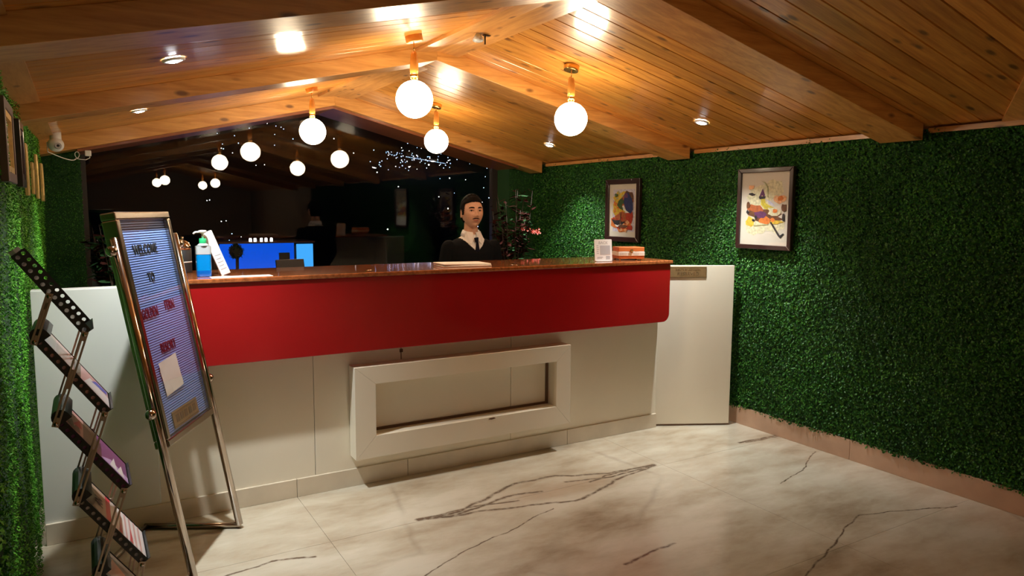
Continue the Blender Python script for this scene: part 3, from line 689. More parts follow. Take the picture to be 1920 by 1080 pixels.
# ================================================================== BROCHURE RACK
rk = thing('brochure_rack', 'zigzag folding brochure rack with black perforated trays beside left wall', 'rack', (0, 0, 0))
AX, AZ, DX, DZ = -0.176, 1.361, 0.0405, -0.2525
BX, BZ = -0.009, 1.120
Y0, Y1 = 2.50, 2.73
tl_ = Vector((BX-AX, 0, BZ-AZ)); TL = tl_.length; tdir = tl_.normalized(); tn = Vector((-tdir.z, 0, tdir.x))  # tray normal: up/right
if tn.z < 0: tn = -tn
def perf(mb, o, ux, uy, nu, nv, hole, thick, un):
    # sheet of nu x nv cells, each with an octagonal hole, both faces plus hole walls
    o = Vector(o); ux = Vector(ux)/nu; uy = Vector(uy)/nv; un = Vector(un)*thick
    lu, lv = ux.length, uy.length
    for i in range(nu):
        for j in range(nv):
            c = o+ux*(i+.5)+uy*(j+.5)
            sq = []; oc = []
            for k in range(8):
                t_ = PI/8+k*PI/4; cx, cy = math.cos(t_), math.sin(t_); s_ = 0.5/max(abs(cx), abs(cy))
                sq.append((cx*s_, cy*s_)); oc.append((cx, cy))
            sq = [(math.copysign(.5, a) if abs(abs(a)-.5) < .3 and abs(a) > .2 else a, math.copysign(.5, b) if abs(b) > .2 else b) for a, b in sq]
            vs = [c+ux*a+uy*b for a, b in sq]+[c+ux*(hole/lu)*a+uy*(hole/lv)*b for a, b in oc]
            vs += [v+un for v in vs]
            fs = []
            for k in range(8):
                k2 = (k+1) % 8
                fs += [(k, k2, 8+k2, 8+k), (16+k, 24+k, 24+k2, 16+k2), (8+k, 8+k2, 24+k2, 24+k)]
            mb.add(vs, fs, 0)
def tray(k):
    A = Vector((AX+DX*k, 0, AZ+DZ*k)); e = 0.012
    mb = MB()
    # near and far side flanges
    for y in (Y0, Y1):
        perf(mb, A+Vector((0, y, 0))-tn*0.004, tdir*TL, tn*0.026, 12, 1, 0.0062, 0.0015, (0, 1, 0))
    perf(mb, A+Vector((0, Y0, 0))-tn*0.004, tdir*TL, (0, Y1-Y0, 0), 12, 9, 0.0062, 0.0015, tn)
    # lower lip and rounded upper back
    Tt = basis(A+Vector((0, Y0, 0)), tdir, (0, 1, 0), tn)
    mb.box(TL, TL+0.0015, 0, Y1-Y0, -0.004, 0.030, T=Tt)
    o = mb.build('tray', 'black', rk)
    lb = MB()
    poly = [(0.012, -0.005)]
    for a in range(0, 9): t_ = PI*1.5-a*PI/8; poly.append((-0.004+0.030*math.cos(t_)*0.9, 0.018+0.024*math.sin(t_)))
    poly.append((0.012, 0.042))
    lb.prism(poly, 0.004, Y1-Y0-0.004, lambda u, v, h: Tt @ Vector((u, h, v)))
    if k: lb.build('tray_hood', 'black', o)
    else: MB().box(-0.012, 0.0, 0.004, Y1-Y0-.004, -0.002, 0.012, T=Tt).build('tray_hood', 'clearplastic', o)
    return o
for k in range(5): tray(k)
def arm(P, Q, y):
    P = Vector(P); Q = Vector(Q); dd = (Q-P).normalized(); nn2 = Vector((-dd.z, 0, dd.x)); L = (Q-P).length
    Tt = basis(Vector((P.x, y, P.z)), dd, (0, 1, 0), nn2 if Vector(dd).cross(Vector((0, 1, 0))).dot(nn2) > 0 else -nn2)
    mb = MB(); hw = 0.0095; r_ = hw
    mb.box(-r_, L+r_, 0, 0.004, 0.0035, hw, T=Tt).box(-r_, L+r_, 0, 0.004, -hw, -0.0035, T=Tt)
    for a, b_ in ((-r_, 0.02), (L/2-0.03, L/2+0.03), (L-0.02, L+r_)): mb.box(a, b_, 0, 0.004, -0.0035, 0.0035, T=Tt)
    o = mb.build('link_arm', 'alu', rk, bevel=0.0008)
    for a in (0, L):
        c = Tt @ Vector((a, -0.001, 0)); MB().lathe([(0.0005, -0.002), (0.006, -0.0015), (0.0065, 0.001)], c, 12, T=Matrix.Rotation(R(-90), 3, 'X')).build('rivet', 'chrome', o)
for y in (Y0-0.007, Y1+0.005):
    arm((AX+tl_.x*0.5, 0, AZ+tl_.z*0.5+0.0), (AX+DX, 0, AZ+DZ), y)
    for k in range(3): arm((BX+DX*k, 0, BZ+DZ*k), (AX+DX*(k+2), 0, AZ+DZ*(k+2)), y)
    arm((BX+DX*3, 0, BZ+DZ*3), (AX+DX*4+0.06, 0, 0.03), y)
    arm((BX+DX*4, 0, BZ+DZ*4), (BX+DX*4-0.03, 0, 0.03), y)
MB().box(-0.04, 0.30, Y0-0.03, Y1+0.03, 0.0, 0.02).build('base_plate', 'black', rk, bevel=0.006)
# brochures
BC = {n_: mat('print_'+n_, c_, 0.3, coat=0.5) for n_, c_ in dict(white=(.75, .72, .74), pink=(.55, .30, .26), purple=(.20, .05, .18), blue=(.12, .14, .55), red=(.55, .03, .06), tan=(.45, .30, .22), brown=(.12, .07, .045), orange=(.65, .16, .03), rose=(.62, .36, .36), lilac=(.5, .32, .6)).items()}
def brochure(k, label, patches, base, v0=0.03, v1=0.985):
    A = Vector((AX+DX*k, Y0+0.006, AZ+DZ*k)); Tt = basis(A, tdir, (0, 1, 0), tn); w_ = Y1-Y0-0.012
    names = [base]
    mb = MB(); mb.box(TL*v0, TL*v1, 0.004, w_-0.004, -0.001, 0.021, 0, T=Tt)
    for i, (poly, c_) in enumerate(patches):
        if c_ not in names: names.append(c_)
        ps = [Tt @ Vector((TL*(v0+u*(v1-v0)), 0.006+v*(w_-0.012), 0.0213+0.00012*i)) for u, v in poly]
        mb.add(ps, [tuple(range(len(ps)))], names.index(c_))
    me = mb.mesh('brochure')
    o = link('brochure', me, [BC[n2] for n2 in names]); tag(o, label, 'brochure', 'brochures in the rack'); return o
def rect(u0, u1, v0, v1): return [(u0, v0), (u1, v0), (u1, v1), (u0, v1)]
brochure(1, 'pink and white brochure with a blue stripe in the second tray', [(rect(0, .16, 0, 1), 'tan'), (rect(.18, .42, 0, 1), 'pink'), (rect(.22, .4, .35, .6), 'rose'), ([(.6, 0), (1, .0), (1, .6), (.7, .7)], 'white'), ([(.72, .55), (.98, .75), (.98, .95), (.8, .9)], 'blue'), (rect(.45, .55, 0, 1), 'brown')], 'rose')
brochure(2, 'purple brochure with brown figures in the third tray', [(rect(0, .28, 0, 1), 'pink'), ([(.03, .1), (.1, .5), (.14, .2), (.2, .6), (.24, .1), (.16, 0)], 'brown'), ([(.12, .3), (.22, .8), (.26, .4)], 'red'), (rect(.28, .5, 0, 1), 'brown'), ([(.55, .0), (.72, .35), (1, .25), (1, 0)], 'lilac'), ([(.7, .05), (.78, .6), (.82, .1), (.9, .55), (.94, .05)], 'white')], 'purple')
pp = [(rect(0, .34, 0, 1), 'tan'), (rect(.34, .42, 0, 1), 'red')]
for i in range(6): pp.append((rect(.5+i*.08, .53+i*.08, .0, 1), 'rose'))
pp += [([(.55, 0), (.58, .5), (.6, 0)], 'red'), ([(.72, 0), (.76, .6), (.78, 0)], 'red'), ([(0.03, 0), (.1, .7), (.2, .5), (.12, 0)], 'brown')]
br = brochure(3, 'white brochure with red and pink stripes in the fourth tray', pp, 'white')
A = Vector((AX+DX*3, Y0+0.006, AZ+DZ*3)); Tt = basis(A, tdir, (0, 1, 0), tn)
text_mesh('AN', 0.05, Tt @ basis((TL*0.24, 0.09, 0.0235), (0, 1, 0), (-1, 0, 0), (0, 0, 1)), 'ink', 'cover_lettering', br, extrude=0.0002)
brochure(4, 'brown brochure with an orange patch in the lowest tray', [([(.05, .1), (.3, .1), (.4, .6), (.15, .8)], 'orange'), (rect(.6, .9, .1, .9), 'tan')], 'brown')

# ================================================================== PICTURES
def picture_right(y0, y1, z0, z1, fwid, label, matte_in, prints, glass=True):
    # hangs on the right wall; u runs along -Y (left to right seen from the room), v up
    Wd = y1-y0; H = z1-z0
    t = thing('framed_picture', label, 'picture', (XR-0.028, (y0+y1)/2, z0), 'framed bird prints on the right wall')
    T = basis((0, Wd/2, 0), (0, -1, 0), (0, 0, 1), (-1, 0, 0))   # local u -> -Y, v -> Z, out -> -X
    for q in ([(0, 0), (Wd, 0), (Wd-fwid, fwid), (fwid, fwid)], [(Wd, 0), (Wd, H), (Wd-fwid, H-fwid), (Wd-fwid, fwid)], [(Wd, H), (0, H), (fwid, H-fwid), (Wd-fwid, H-fwid)], [(0, H), (0, 0), (fwid, fwid), (fwid, H-fwid)]):
        MB().prism(q, -0.012, 0.018, lambda u, v, h: T @ Vector((u, v, h))).build('frame_moulding', 'frame_dark', t, bevel=0.004)
    MB().box(fwid-.002, Wd-fwid+.002, fwid-.002, H-fwid+.002, -0.01, 0.002, T=T).build('mount', 'paper', t)
    names = []; mb = MB()
    iw = Wd-2*fwid; ih = H-2*fwid
    for i, (poly, c_) in enumerate(prints):
        if c_ not in names: names.append(c_)
        ps = [T @ Vector((fwid+iw*u, fwid+ih*(1-v), 0.0024+0.00012*i)) for u, v in poly]
        mb.add(ps, [tuple(range(len(ps)))], names.index(c_))
    me = mb.mesh('print'); link('print', me, [PC[c_] for c_ in names], t)
    if glass: MB().box(fwid, Wd-fwid, fwid, H-fwid, 0.009, 0.011, T=T).build('glass_pane', 'pictureglass', t)
    return t
PC = {n_: mat('paint_'+n_, c_, 0.6, var=0.25, scale=60) for n_, c_ in dict(yellow=(.62, .42, .04), orange=(.62, .17, .03), red=(.40, .035, .015), black=(.018, .015, .02), navy=(.02, .03, .13), white=(.75, .75, .72), lilac=(.52, .5, .62), green=(.05, .10, .03), olive=(.38, .38, .18), pale=(.62, .58, .38), brown=(.13, .05, .02), plum=(.11, .03, .10), gold=(.55, .45, .05), rust=(.38, .10, .03), peach=(.75, .4, .2)).items()}
def blob(cu, cv, ru, rv, n_=14, jag=0.25, seed=0, rot=0):
    r_ = random.Random(seed); out = []
    for i in range(n_):
        a = 2*PI*i/n_; k_ = 1+jag*(r_.random()*2-1); x = ru*k_*math.cos(a); y = rv*k_*math.sin(a)
        out.append((cu+x*math.cos(rot)-y*math.sin(rot), cv+x*math.sin(rot)+y*math.cos(rot)))
    return out
def splat(lst, col, n_, u0, u1, v0, v1, s, seed):
    r_ = random.Random(seed)
    for i in range(n_): lst.append((blob(r_.uniform(u0, u1), r_.uniform(v0, v1), s*r_.uniform(.5, 1.3), s*.7*r_.uniform(.5, 1.3), 7, .4, seed*50+i), col))
p1 = [(rect(.14, .92, .10, .90), 'lilac'), (blob(.45, .33, .30, .20, 18, .2, 1), 'yellow'), (blob(.35, .45, .22, .15, 14, .3, 2), 'yellow')]
splat(p1, 'olive', 8, .25, .8, .14, .3, .05, 11); splat(p1, 'orange', 8, .2, .5, .25, .55, .05, 12)
p1 += [(blob(.68, .28, .22, .13, 14, .25, 3), 'brown'), (blob(.50, .40, .16, .12, 12, .3, 4), 'green'), (blob(.45, .72, .34, .17, 18, .2, 5), 'orange'), (blob(.52, .66, .30, .12, 16, .25, 6), 'rust'), (blob(.75, .60, .14, .16, 12, .2, 7), 'red')]
splat(p1, 'red', 14, .18, .85, .6, .88, .06, 13); splat(p1, 'rust', 8, .5, .85, .18, .5, .05, 14); splat(p1, 'peach', 8, .18, .7, .72, .88, .05, 15)
p1 += [([(.56, .20), (.70, .16), (.85, .30), (.88, .48), (.80, .56), (.64, .50), (.55, .36)], 'navy'), ([(.50, .42), (.55, .40), (.62, .49), (.76, .545), (.66, .545), (.54, .49)], 'white'),
       (blob(.62, .22, .07, .05, 9, .2, 8), 'plum'), ([(.10, .66), (.24, .69), (.42, .68), (.50, .72), (.62, .70), (.46, .80), (.30, .80), (.20, .75)], 'black'), ([(.24, .765), (.34, .785), (.48, .755), (.40, .81), (.30, .815)], 'white'),
       ([(.40, .86), (.44, .55), (.46, .55), (.45, .86)], 'brown'), (blob(.27, .21, .06, .035, 9, .3, 9), 'green'), (blob(.55, .80, .16, .03, 9, .3, 10), 'brown')]
picture_right(4.54, 4.985, 1.24, 1.765, 0.042, 'dark framed print of two black birds in red and yellow, above the card stand', 0, p1)
p2 = [(blob(.66, .22, .22, .12, 16, .2, 21), 'pale'), (blob(.40, .34, .26, .16, 16, .2, 22), 'pale'), (blob(.30, .74, .22, .13, 16, .2, 23), 'pale'), (blob(.70, .72, .20, .10, 14, .25, 24), 'pale'), (blob(.20, .68, .09, .07, 10, .2, 25), 'yellow'),
      (blob(.52, .60, .36, .09, 18, .25, 26, .12), 'brown'), (blob(.30, .50, .17, .055, 12, .25, 27, .1), 'rust'), (blob(.52, .66, .14, .06, 12, .3, 28), 'orange'), (blob(.42, .58, .13, .05, 12, .2, 29), 'plum'),
      (blob(.80, .38, .13, .055, 12, .3, 30), 'peach'), (blob(.82, .36, .08, .035, 9, .3, 31), 'orange'), (blob(.22, .20, .07, .035, 8, .4, 32), 'peach'), (blob(.23, .30, .07, .018, 8, .4, 33), 'black'),
      ([(.42, .33), (.48, .32), (.52, .42), (.62, .46), (.72, .49), (.62, .52), (.50, .50), (.42, .44)], 'gold'), ([(.38, .33), (.45, .22), (.50, .31), (.49, .35), (.44, .31), (.41, .37)], 'plum'), ([(.37, .33), (.52, .33), (.50, .36), (.39, .37)], 'black'),
      ([(.52, .37), (.60, .43), (.72, .47), (.68, .43), (.60, .39)], 'lilac'), (blob(.72, .53, .13, .05, 10, .5, 34), 'pale'), (blob(.72, .53, .05, .025, 8, .3, 35), 'orange'), (blob(.90, .48, .05, .05, 8, .3, 36), 'brown'),
      (blob(.76, .68, .13, .025, 9, .4, 37), 'yellow'), (blob(.68, .65, .05, .03, 8, .3, 38), 'orange'), ([(.62, .68), (.66, .68), (.84, .86), (.90, .83), (.92, .84), (.85, .90), (.80, .87)], 'black'),
      ([(.28, .73), (.60, .71), (.60, .718), (.30, .742)], 'olive'), (blob(.33, .62, .03, .03, 8, .3, 39), 'black'), (blob(.28, .66, .03, .02, 8, .3, 40), 'black'), (blob(.16, .45, .04, .05, 8, .3, 41), 'brown'), (blob(.15, .55, .03, .03, 8, .3, 42), 'black'), (blob(.90, .62, .03, .06, 8, .3, 43), 'black'),
      ([(.40, .11), (.50, .14), (.56, .2), (.57, .34), (.555, .34), (.54, .2), (.49, .15)], 'olive')]
picture_right(3.065, 3.52, 1.248, 1.79, 0.030, 'dark framed print of a crested bird among orange blossoms, above the white gate', 0, p2)

# narrow frames on the left wall, seen almost edge-on
def picture_left(y0, y1, z0, z1, dep, inner, label, outer='frame_brown'):
    t = thing('framed_picture', label, 'picture', (XL+0.018, (y0+y1)/2, z0), 'framed pictures on the left wall')
    Wd = y1-y0; H = z1-z0; f_ = 0.035
    T = basis((0, -Wd/2, 0), (0, 1, 0), (0, 0, 1), (1, 0, 0))
    for q in ([(0, 0), (Wd, 0), (Wd-f_, f_), (f_, f_)], [(Wd, 0), (Wd, H), (Wd-f_, H-f_), (Wd-f_, f_)], [(Wd, H), (0, H), (f_, H-f_), (Wd-f_, H-f_)], [(0, H), (0, 0), (f_, f_), (f_, H-f_)]):
        MB().prism(q, 0.0, dep, lambda u, v, h: T @ Vector((u, v, h))).build('frame_moulding', outer, t, bevel=0.003)
    g_ = f_+0.022
    MB().box(f_, Wd-f_, f_, g_, 0, dep-0.004, T=T).box(f_, Wd-f_, H-g_, H-f_, 0, dep-0.004, T=T).box(f_, g_, g_, H-g_, 0, dep-0.004, T=T).box(Wd-g_, Wd-f_, g_, H-g_, 0, dep-0.004, T=T).build('inner_moulding', inner, t)
    MB().box(g_, Wd-g_, g_, H-g_, 0, 0.008, T=T).build('mount', 'paper', t)
    mb = MB()
    for k in range(4): mb.box(g_+0.04, Wd-g_-0.04, g_+0.02+k*(H-2*g_-0.03)/4, g_+0.02+(k+0.55)*(H-2*g_-0.03)/4, 0.008, 0.010, T=T)
    mb.build('print', 'frame_dark', t)
    return t
picture_left(2.93, 3.30, 1.585, 1.865, 0.024, 'gold_paint', 'wide brown framed picture on left wall, nearest and largest of the row')
picture_left(3.66, 3.90, 1.585, 1.865, 0.022, 'frame_dark', 'dark mahogany framed picture on left wall, second of the row', 'frame_dark')
picture_left(4.12, 4.24, 1.555, 1.80, 0.017, 'gold_paint', 'gold framed picture on left wall, third of the row', 'gold_paint')
picture_left(4.66, 4.80, 1.57, 1.74, 0.015, 'gold_paint', 'shorter gold framed picture on left wall, fourth of the row', 'gold_paint')
picture_left(5.12, 5.26, 1.55, 1.81, 0.016, 'gold_paint', 'slim gold framed picture on left wall, fifth of the row', 'gold_paint')
picture_left(5.74, 5.90, 1.54, 1.79, 0.018, 'gold_paint', 'gold framed picture on left wall, furthest of the row, by the back corner', 'gold_paint')

# ================================================================== THINGS ON THE COUNTER
ZT = 1.172
# sanitiser bottle
t = thing('sanitiser_bottle', 'clear pump bottle of bright blue hand sanitiser with green collar', 'bottle', (0.497, 3.74, ZT))
def rbox(mb, hx, hy, z0, z1, r_=0.012, mi=0, k=5):
    poly = []
    for cx, cy, a0_ in ((hx-r_, hy-r_, 0), (-hx+r_, hy-r_, 90), (-hx+r_, -hy+r_, 180), (hx-r_, -hy+r_, 270)):
        for i in range(k+1): a = R(a0_+90*i/k); poly.append((cx+r_*math.cos(a), cy+r_*math.sin(a)))
    return mb.prism(poly, z0, z1, lambda u, v, h: (u, v, h), mi, False)
rbox(MB(), 0.033, 0.024, 0.0, 0.03).build('liquid_base', 'bluegel2', t, bevel=0.002)
rbox(MB(), 0.033, 0.024, 0.030, 0.108).build('liquid', 'bluegel', t)
mb = rbox(MB(), 0.034, 0.025, 0.108, 0.148); mb.lathe([(0.030, 0.148), (0.022, 0.156), (0.014, 0.162), (0.0135, 0.170)], (0, 0, 0), 24); mb.build('shoulder', 'clearplastic', t)
MB().lathe([(0.016, 0.160), (0.0165, 0.163), (0.0165, 0.181), (0.014, 0.184)], (0, 0, 0), 24).build('collar', 'green_plastic', t)
MB().lathe([(0.005, 0.183), (0.005, 0.212)], (0, 0, 0), 14).lathe([(0.010, 0.208), (0.019, 0.214), (0.018, 0.222), (0.006, 0.224)], (0, 0, 0), 18).tube([(0, 0, 0.216), (-0.034, -0.010, 0.214), (-0.043, -0.012, 0.206)], 0.0048, 10).build('pump', 'white', t)
rbox(MB(), 0.012, 0.001, 0.02, 0.1, 0.0005).build('inner_tube', 'clearplastic', t)
# dispenser beside it, slanted dark blue foot
t = thing('tent_card', 'tall white folded card leaning against the sanitiser bottle', 'card', (0.575, 3.80, ZT))
d_ = Matrix.Rotation(R(-21), 4, 'Y')
Tt = Matrix.Translation((0.028, 0, 0.004)) @ d_
MB().box(-0.022, 0.022, -0.03, 0.0, 0, 0.225, T=Tt).build('card_body', 'whitepaper', t, bevel=0.002)
mb = MB()
for k in range(5): mb.box(-0.014, 0.014-0.004*(k % 2), -0.0308, -0.03, 0.03+k*0.018, 0.0335+k*0.018, T=Tt)
mb.build('faint_writing', 'grey', t)
# steel domed jar
t = thing('domed_jar', 'dark round jar with white band and silver domed lid', 'jar', (0.437, 4.02, ZT))
MB().lathe([(0.040, 0.0), (0.042, 0.004), (0.042, 0.118), (0.040, 0.120)], (0, 0, 0), 32).build('jar_body', 'leather', t)
MB().lathe([(0.0425, 0.052), (0.0425, 0.058)], (0, 0, 0), 32).build('white_band', 'white', t)
MB().lathe([(0.043, 0.118), (0.042, 0.135), (0.034, 0.152), (0.018, 0.163), (0.004, 0.166)], (0, 0, 0), 32).build('lid', 'chrome', t)
MB().lathe([(0.004, 0.165), (0.009, 0.172), (0.007, 0.181), (0.001, 0.184)], (0, 0, 0), 16).build('lid_knob', 'chrome', t)
# white folded booklets
t = thing('menu_folder', 'white padded folder lying on the counter in front of the receptionist', 'folder', (1.915, 3.78, ZT))
MB().box(-0.15, 0.15, -0.085, 0.09, 0.0, 0.009, T=Matrix.Rotation(R(-6), 4, 'Z')).build('lower_cover', 'whitepaper', t, bevel=0.003)
MB().box(-0.15, 0.148, -0.08, 0.095, 0.0095, 0.019, T=Matrix.Rotation(R(-3), 4, 'Z') @ Matrix.Rotation(R(0.8), 4, 'Y')).build('upper_cover', 'whitepaper', t, bevel=0.004)
o = MB().box(-0.14, 0.14, -0.04, 0.04, 0, 0.0012).build('paper_sheet', 'whitepaper', loc=(0.655, 3.66, ZT)); tag(o, 'thin white paper sheet lying on counter beside the tent card', 'paper')
# card stand, code left out
t = thing('card_stand', 'upright white acrylic card stand on the counter beside the wooden box', 'card stand', (2.905, 3.72, ZT), rz=R(-12))
MB().box(-0.055, 0.055, -0.03, 0.03, 0, 0.004).build('foot', 'clearplastic', t, bevel=0.001)
Tt = Matrix.Rotation(R(-7), 4, 'X')
cb_ = rbox(MB(), 0.062, 0.070, 0.0, 0.004, 0.006).build('card', 'white', t); cb_.rotation_euler = (R(83), 0, 0); cb_.location = (0, 0.0, 0.073)
text_mesh('BACK', 0.026, basis((0.0, 0.047, 0.0043), (1, 0, 0), (0, 1, 0), (0, 0, 1)), 'grey', 'card_lettering', cb_, extrude=0.0002)
mb = MB()
for k in range(5): mb.box(-0.048, -0.034+0.002*(k % 3), 0.026-k*0.012, 0.030-k*0.012, 0.004, 0.0046)
mb.box(-0.045, -0.005, -0.048, -0.044, 0.004, 0.0046).box(-0.045, -0.012, -0.055, -0.052, 0.004, 0.0046); mb.build('card_print', 'grey', cb_)
W['softgrey'] = mat('pale_grey_print', (0.45, 0.45, 0.48), 0.5)
MB().box(-0.024, 0.048, -0.03, 0.03, 0.004, 0.0046).box(0.018, 0.046, -0.06, -0.038, 0.004, 0.0046).build('grey_patch', 'softgrey', cb_)
# wooden box
t = thing('wooden_box', 'small orange wooden chest with white painted band on the counter end', 'box', (3.15, 3.76, ZT), rz=R(-20))
W['boxwood_o'] = wood('orange_box_wood', (0.42, 0.10, 0.02), (0.60, 0.18, 0.04), coat=0.8, knots=False)
for sx in (-1, 1):
    for sy in (-1, 1): MB().sphere((sx*0.075, sy*0.05, 0.006), 0.006, 12, 8).build('foot', 'gold', t)
MB().box(-0.09, 0.09, -0.062, 0.062, 0.012, 0.030).build('box_base', 'boxwood_o', t, bevel=0.002)
MB().box(-0.092, 0.092, -0.064, 0.064, 0.030, 0.058).build('white_band', 'paper', t, bevel=0.002)
lid = MB().box(-0.09, 0.09, -0.062, 0.062, 0.059, 0.088).build('lid', 'boxwood_o', t, bevel=0.003)
mb = MB()
for k in range(7):
    x = -0.078+k*0.0125 if k < 4 else -0.078+(k+3)*0.0135
    mb.box(x, x+0.0035, -0.0648, -0.064, 0.037, 0.051)
mb.build('band_marks', 'olive_ink' if 'olive_ink' in W else 'grey', t)
MB().box(-0.008, 0.008, -0.068, -0.062, 0.052, 0.074).sphere((0, -0.068, 0.060), 0.004, 10, 6).build('clasp', 'gold', t)
# dark tablet screen behind the counter, and pens
t = thing('tablet', 'black tablet propped on the work shelf behind the counter', 'tablet', (1.05, 4.16, 0.745), rz=R(8))
MB().box(-0.085, 0.085, -0.006, 0.006, 0.26, 0.475, T=Matrix.Rotation(R(-14), 4, 'X') @ Matrix.Translation((0, 0.0, 0))).build('screen', 'ink', t, bevel=0.004)
MB().box(-0.03, 0.03, -0.008, 0.02, 0.01, 0.30).box(-0.07, 0.07, -0.06, 0.06, 0, 0.012).build('stand', 'black', t, bevel=0.003)
for i, (x, y, a, lb_) in enumerate(((1.28, 3.66, 15, 'short silver pen on the counter left of the folder'), (2.17, 3.66, -60, 'short silver pen on the counter right of the folder'))):
    a = R(a); o = MB().tube([(0, 0, 0.004), (0.05*math.cos(a), 0.05*math.sin(a), 0.004)], [0.004, 0.003], 10).build('pen', 'chrome', loc=(x, y, ZT)); tag(o, lb_, 'pen', 'pens on the counter')

# ================================================================== RECEPTIONIST
SKIN = mat('skin', (0.60, 0.34, 0.23), 0.5, var=0.06, scale=40); W['skin'] = SKIN
SKIN.node_tree.nodes['Principled BSDF'].inputs['Subsurface Weight'].default_value = 0.06
W['hair'] = mat('black_hair', (0.005, 0.004, 0.0035), 0.8, bump=0.3, bscale=200, spec=0.12)
W['stubble'] = mat('moustache', (0.035, 0.016, 0.012), 0.8, spec=0.1)
W['sweater'] = mat('charcoal_knit', (0.006, 0.007, 0.009), 0.95, bump=0.4, bscale=400, spec=0.1)
W['shirt'] = mat('white_shirt', (0.72, 0.71, 0.72), 0.8)
W['tie'] = mat('navy_tie', (0.005, 0.006, 0.014), 0.8, spec=0.1)
W['trouser'] = mat('black_trousers', (0.010, 0.010, 0.011), 0.85)
W['shoe'] = mat('black_shoe', (0.008, 0.008, 0.008), 0.3, coat=0.4)
W['eyewhite'] = mat('eye_white', (0.6, 0.56, 0.52), 0.3)
W['iris'] = mat('dark_iris', (0.02, 0.012, 0.008), 0.15)
W['lip'] = mat('lips', (0.42, 0.16, 0.12), 0.5)
MX, MY = 2.35, 4.50
man = thing('person', 'man behind the counter in black v-neck sweater, white shirt and dark tie', 'person', (MX, MY, 0), rz=R(-6))
HC = Vector((0, -0.005, 1.478))
def g2(x, z, cx, cz, sx, sz): return math.exp(-((x-cx)/sx)**2-((z-cz)/sz)**2)
def head_pt(d, grow=0.0):
    dx, dy, dz = d
    x = 0.0735*dx; y = 0.095*dy; z = 0.112*dz
    t_ = max(0, -dz)
    x *= 1-0.33*t_**1.5
    if dy > 0: y *= 1-0.50*t_**1.2
    else:
        y *= 1-0.10*t_**2
        y = -0.095*abs(dy)**0.86*(1-0.06*t_**2) if dy < 0 else y
    if dz > 0 and dy > 0: y *= 1.05
    out = Vector((x, y, z))
    if dy < 0:
        f = 0
        f += 0.006*g2(x, z, 0, 0.018, 0.009, 0.014)+0.013*g2(x, z, 0, -0.004, 0.009, 0.016)+0.021*g2(x, z, 0, -0.022, 0.012, 0.011)
        f += 0.007*g2(abs(x), z, 0.014, -0.027, 0.008, 0.008)
        f -= 0.012*g2(abs(x), z, 0.030, 0.012, 0.015, 0.010)
        f += 0.005*g2(abs(x), z, 0.030, 0.031, 0.02, 0.008)
        f += 0.006*g2(x, z, 0, -0.048, 0.020, 0.006)+0.006*g2(x, z, 0, -0.060, 0.017, 0.006)-0.003*g2(x, z, 0, -0.071, 0.02, 0.006)
        f += 0.009*g2(x, z, 0, -0.090, 0.020, 0.014)+0.004*g2(abs(x), z, 0.045, -0.018, 0.016, 0.02)
        out.y -= f
    if grow:
        nn3 = Vector((dx, dy, dz)).normalized(); out += nn3*grow
    return out
def icos(sub):
    bm = bmesh.new(); bmesh.ops.create_icosphere(bm, subdivisions=sub, radius=1); return bm
body = bmesh.new()
def add_bm(dst, fn, sub):
    b_ = icos(sub)
    for v in b_.verts: v.co = fn(v.co.copy())
    me = bpy.data.meshes.new('x'); b_.to_mesh(me); b_.free(); dst.from_mesh(me); bpy.data.meshes.remove(me)
YAW = R(-2)
RH = Matrix.Rotation(YAW, 3, 'Z') @ Matrix.Rotation(R(-3), 3, 'X')
add_bm(body, lambda c: RH @ head_pt(c.normalized())+HC, 6)
for s in (-1, 1):
    add_bm(body, lambda c: RH @ (Vector((s*0.073+s*0.006*c.x+0.004*s*abs(c.z), 0.008+0.017*c.y-0.004*(c.z), -0.004+0.031*c.z)))+HC, 3)
def loft(dst, rings, k=24):
    # rings: (cx,cy,cz,rx,ry)
    vs = []
    for cx, cy, cz, rx, ry in rings:
        vs.append([dst.verts.new((cx+rx*math.cos(2*PI*j/k), cy+ry*math.sin(2*PI*j/k), cz)) for j in range(k)])
    for a, b_ in zip(vs, vs[1:]):
        for j in range(k): dst.faces.new((a[j], a[(j+1) % k], b_[(j+1) % k], b_[j]))
    dst.faces.new(vs[0][::-1]); dst.faces.new(vs[-1])
def tubeb(dst, pts, rs, k=14):
    m_ = MB().tube(pts, list(rs), k); me = m_.mesh('x'); dst.from_mesh(me); bpy.data.meshes.remove(me)
    for p, r_ in ((pts[0], rs[0]), (pts[-1], rs[-1])):
        add_bm(dst, lambda c: Vector(p)+c.normalized()*r_, 2)
TORSO = [(0, 0.005, 0.74, 0.150, 0.100), (0, 0.0, 0.82, 0.158, 0.108), (0, 0, 0.92, 0.146, 0.100), (0, 0, 1.02, 0.150, 0.104), (0, 0, 1.12, 0.166, 0.112), (0, 0.002, 1.20, 0.176, 0.108), (0, 0.006, 1.255, 0.160, 0.092), (0, 0.012, 1.29, 0.112, 0.072), (0, 0.016, 1.315, 0.070, 0.060), (0, 0.018, 1.335, 0.052, 0.054), (0, 0.014, 1.38, 0.047, 0.052), (0, 0.012, 1.43, 0.046, 0.050)]
loft(body, TORSO)
ARM = {}
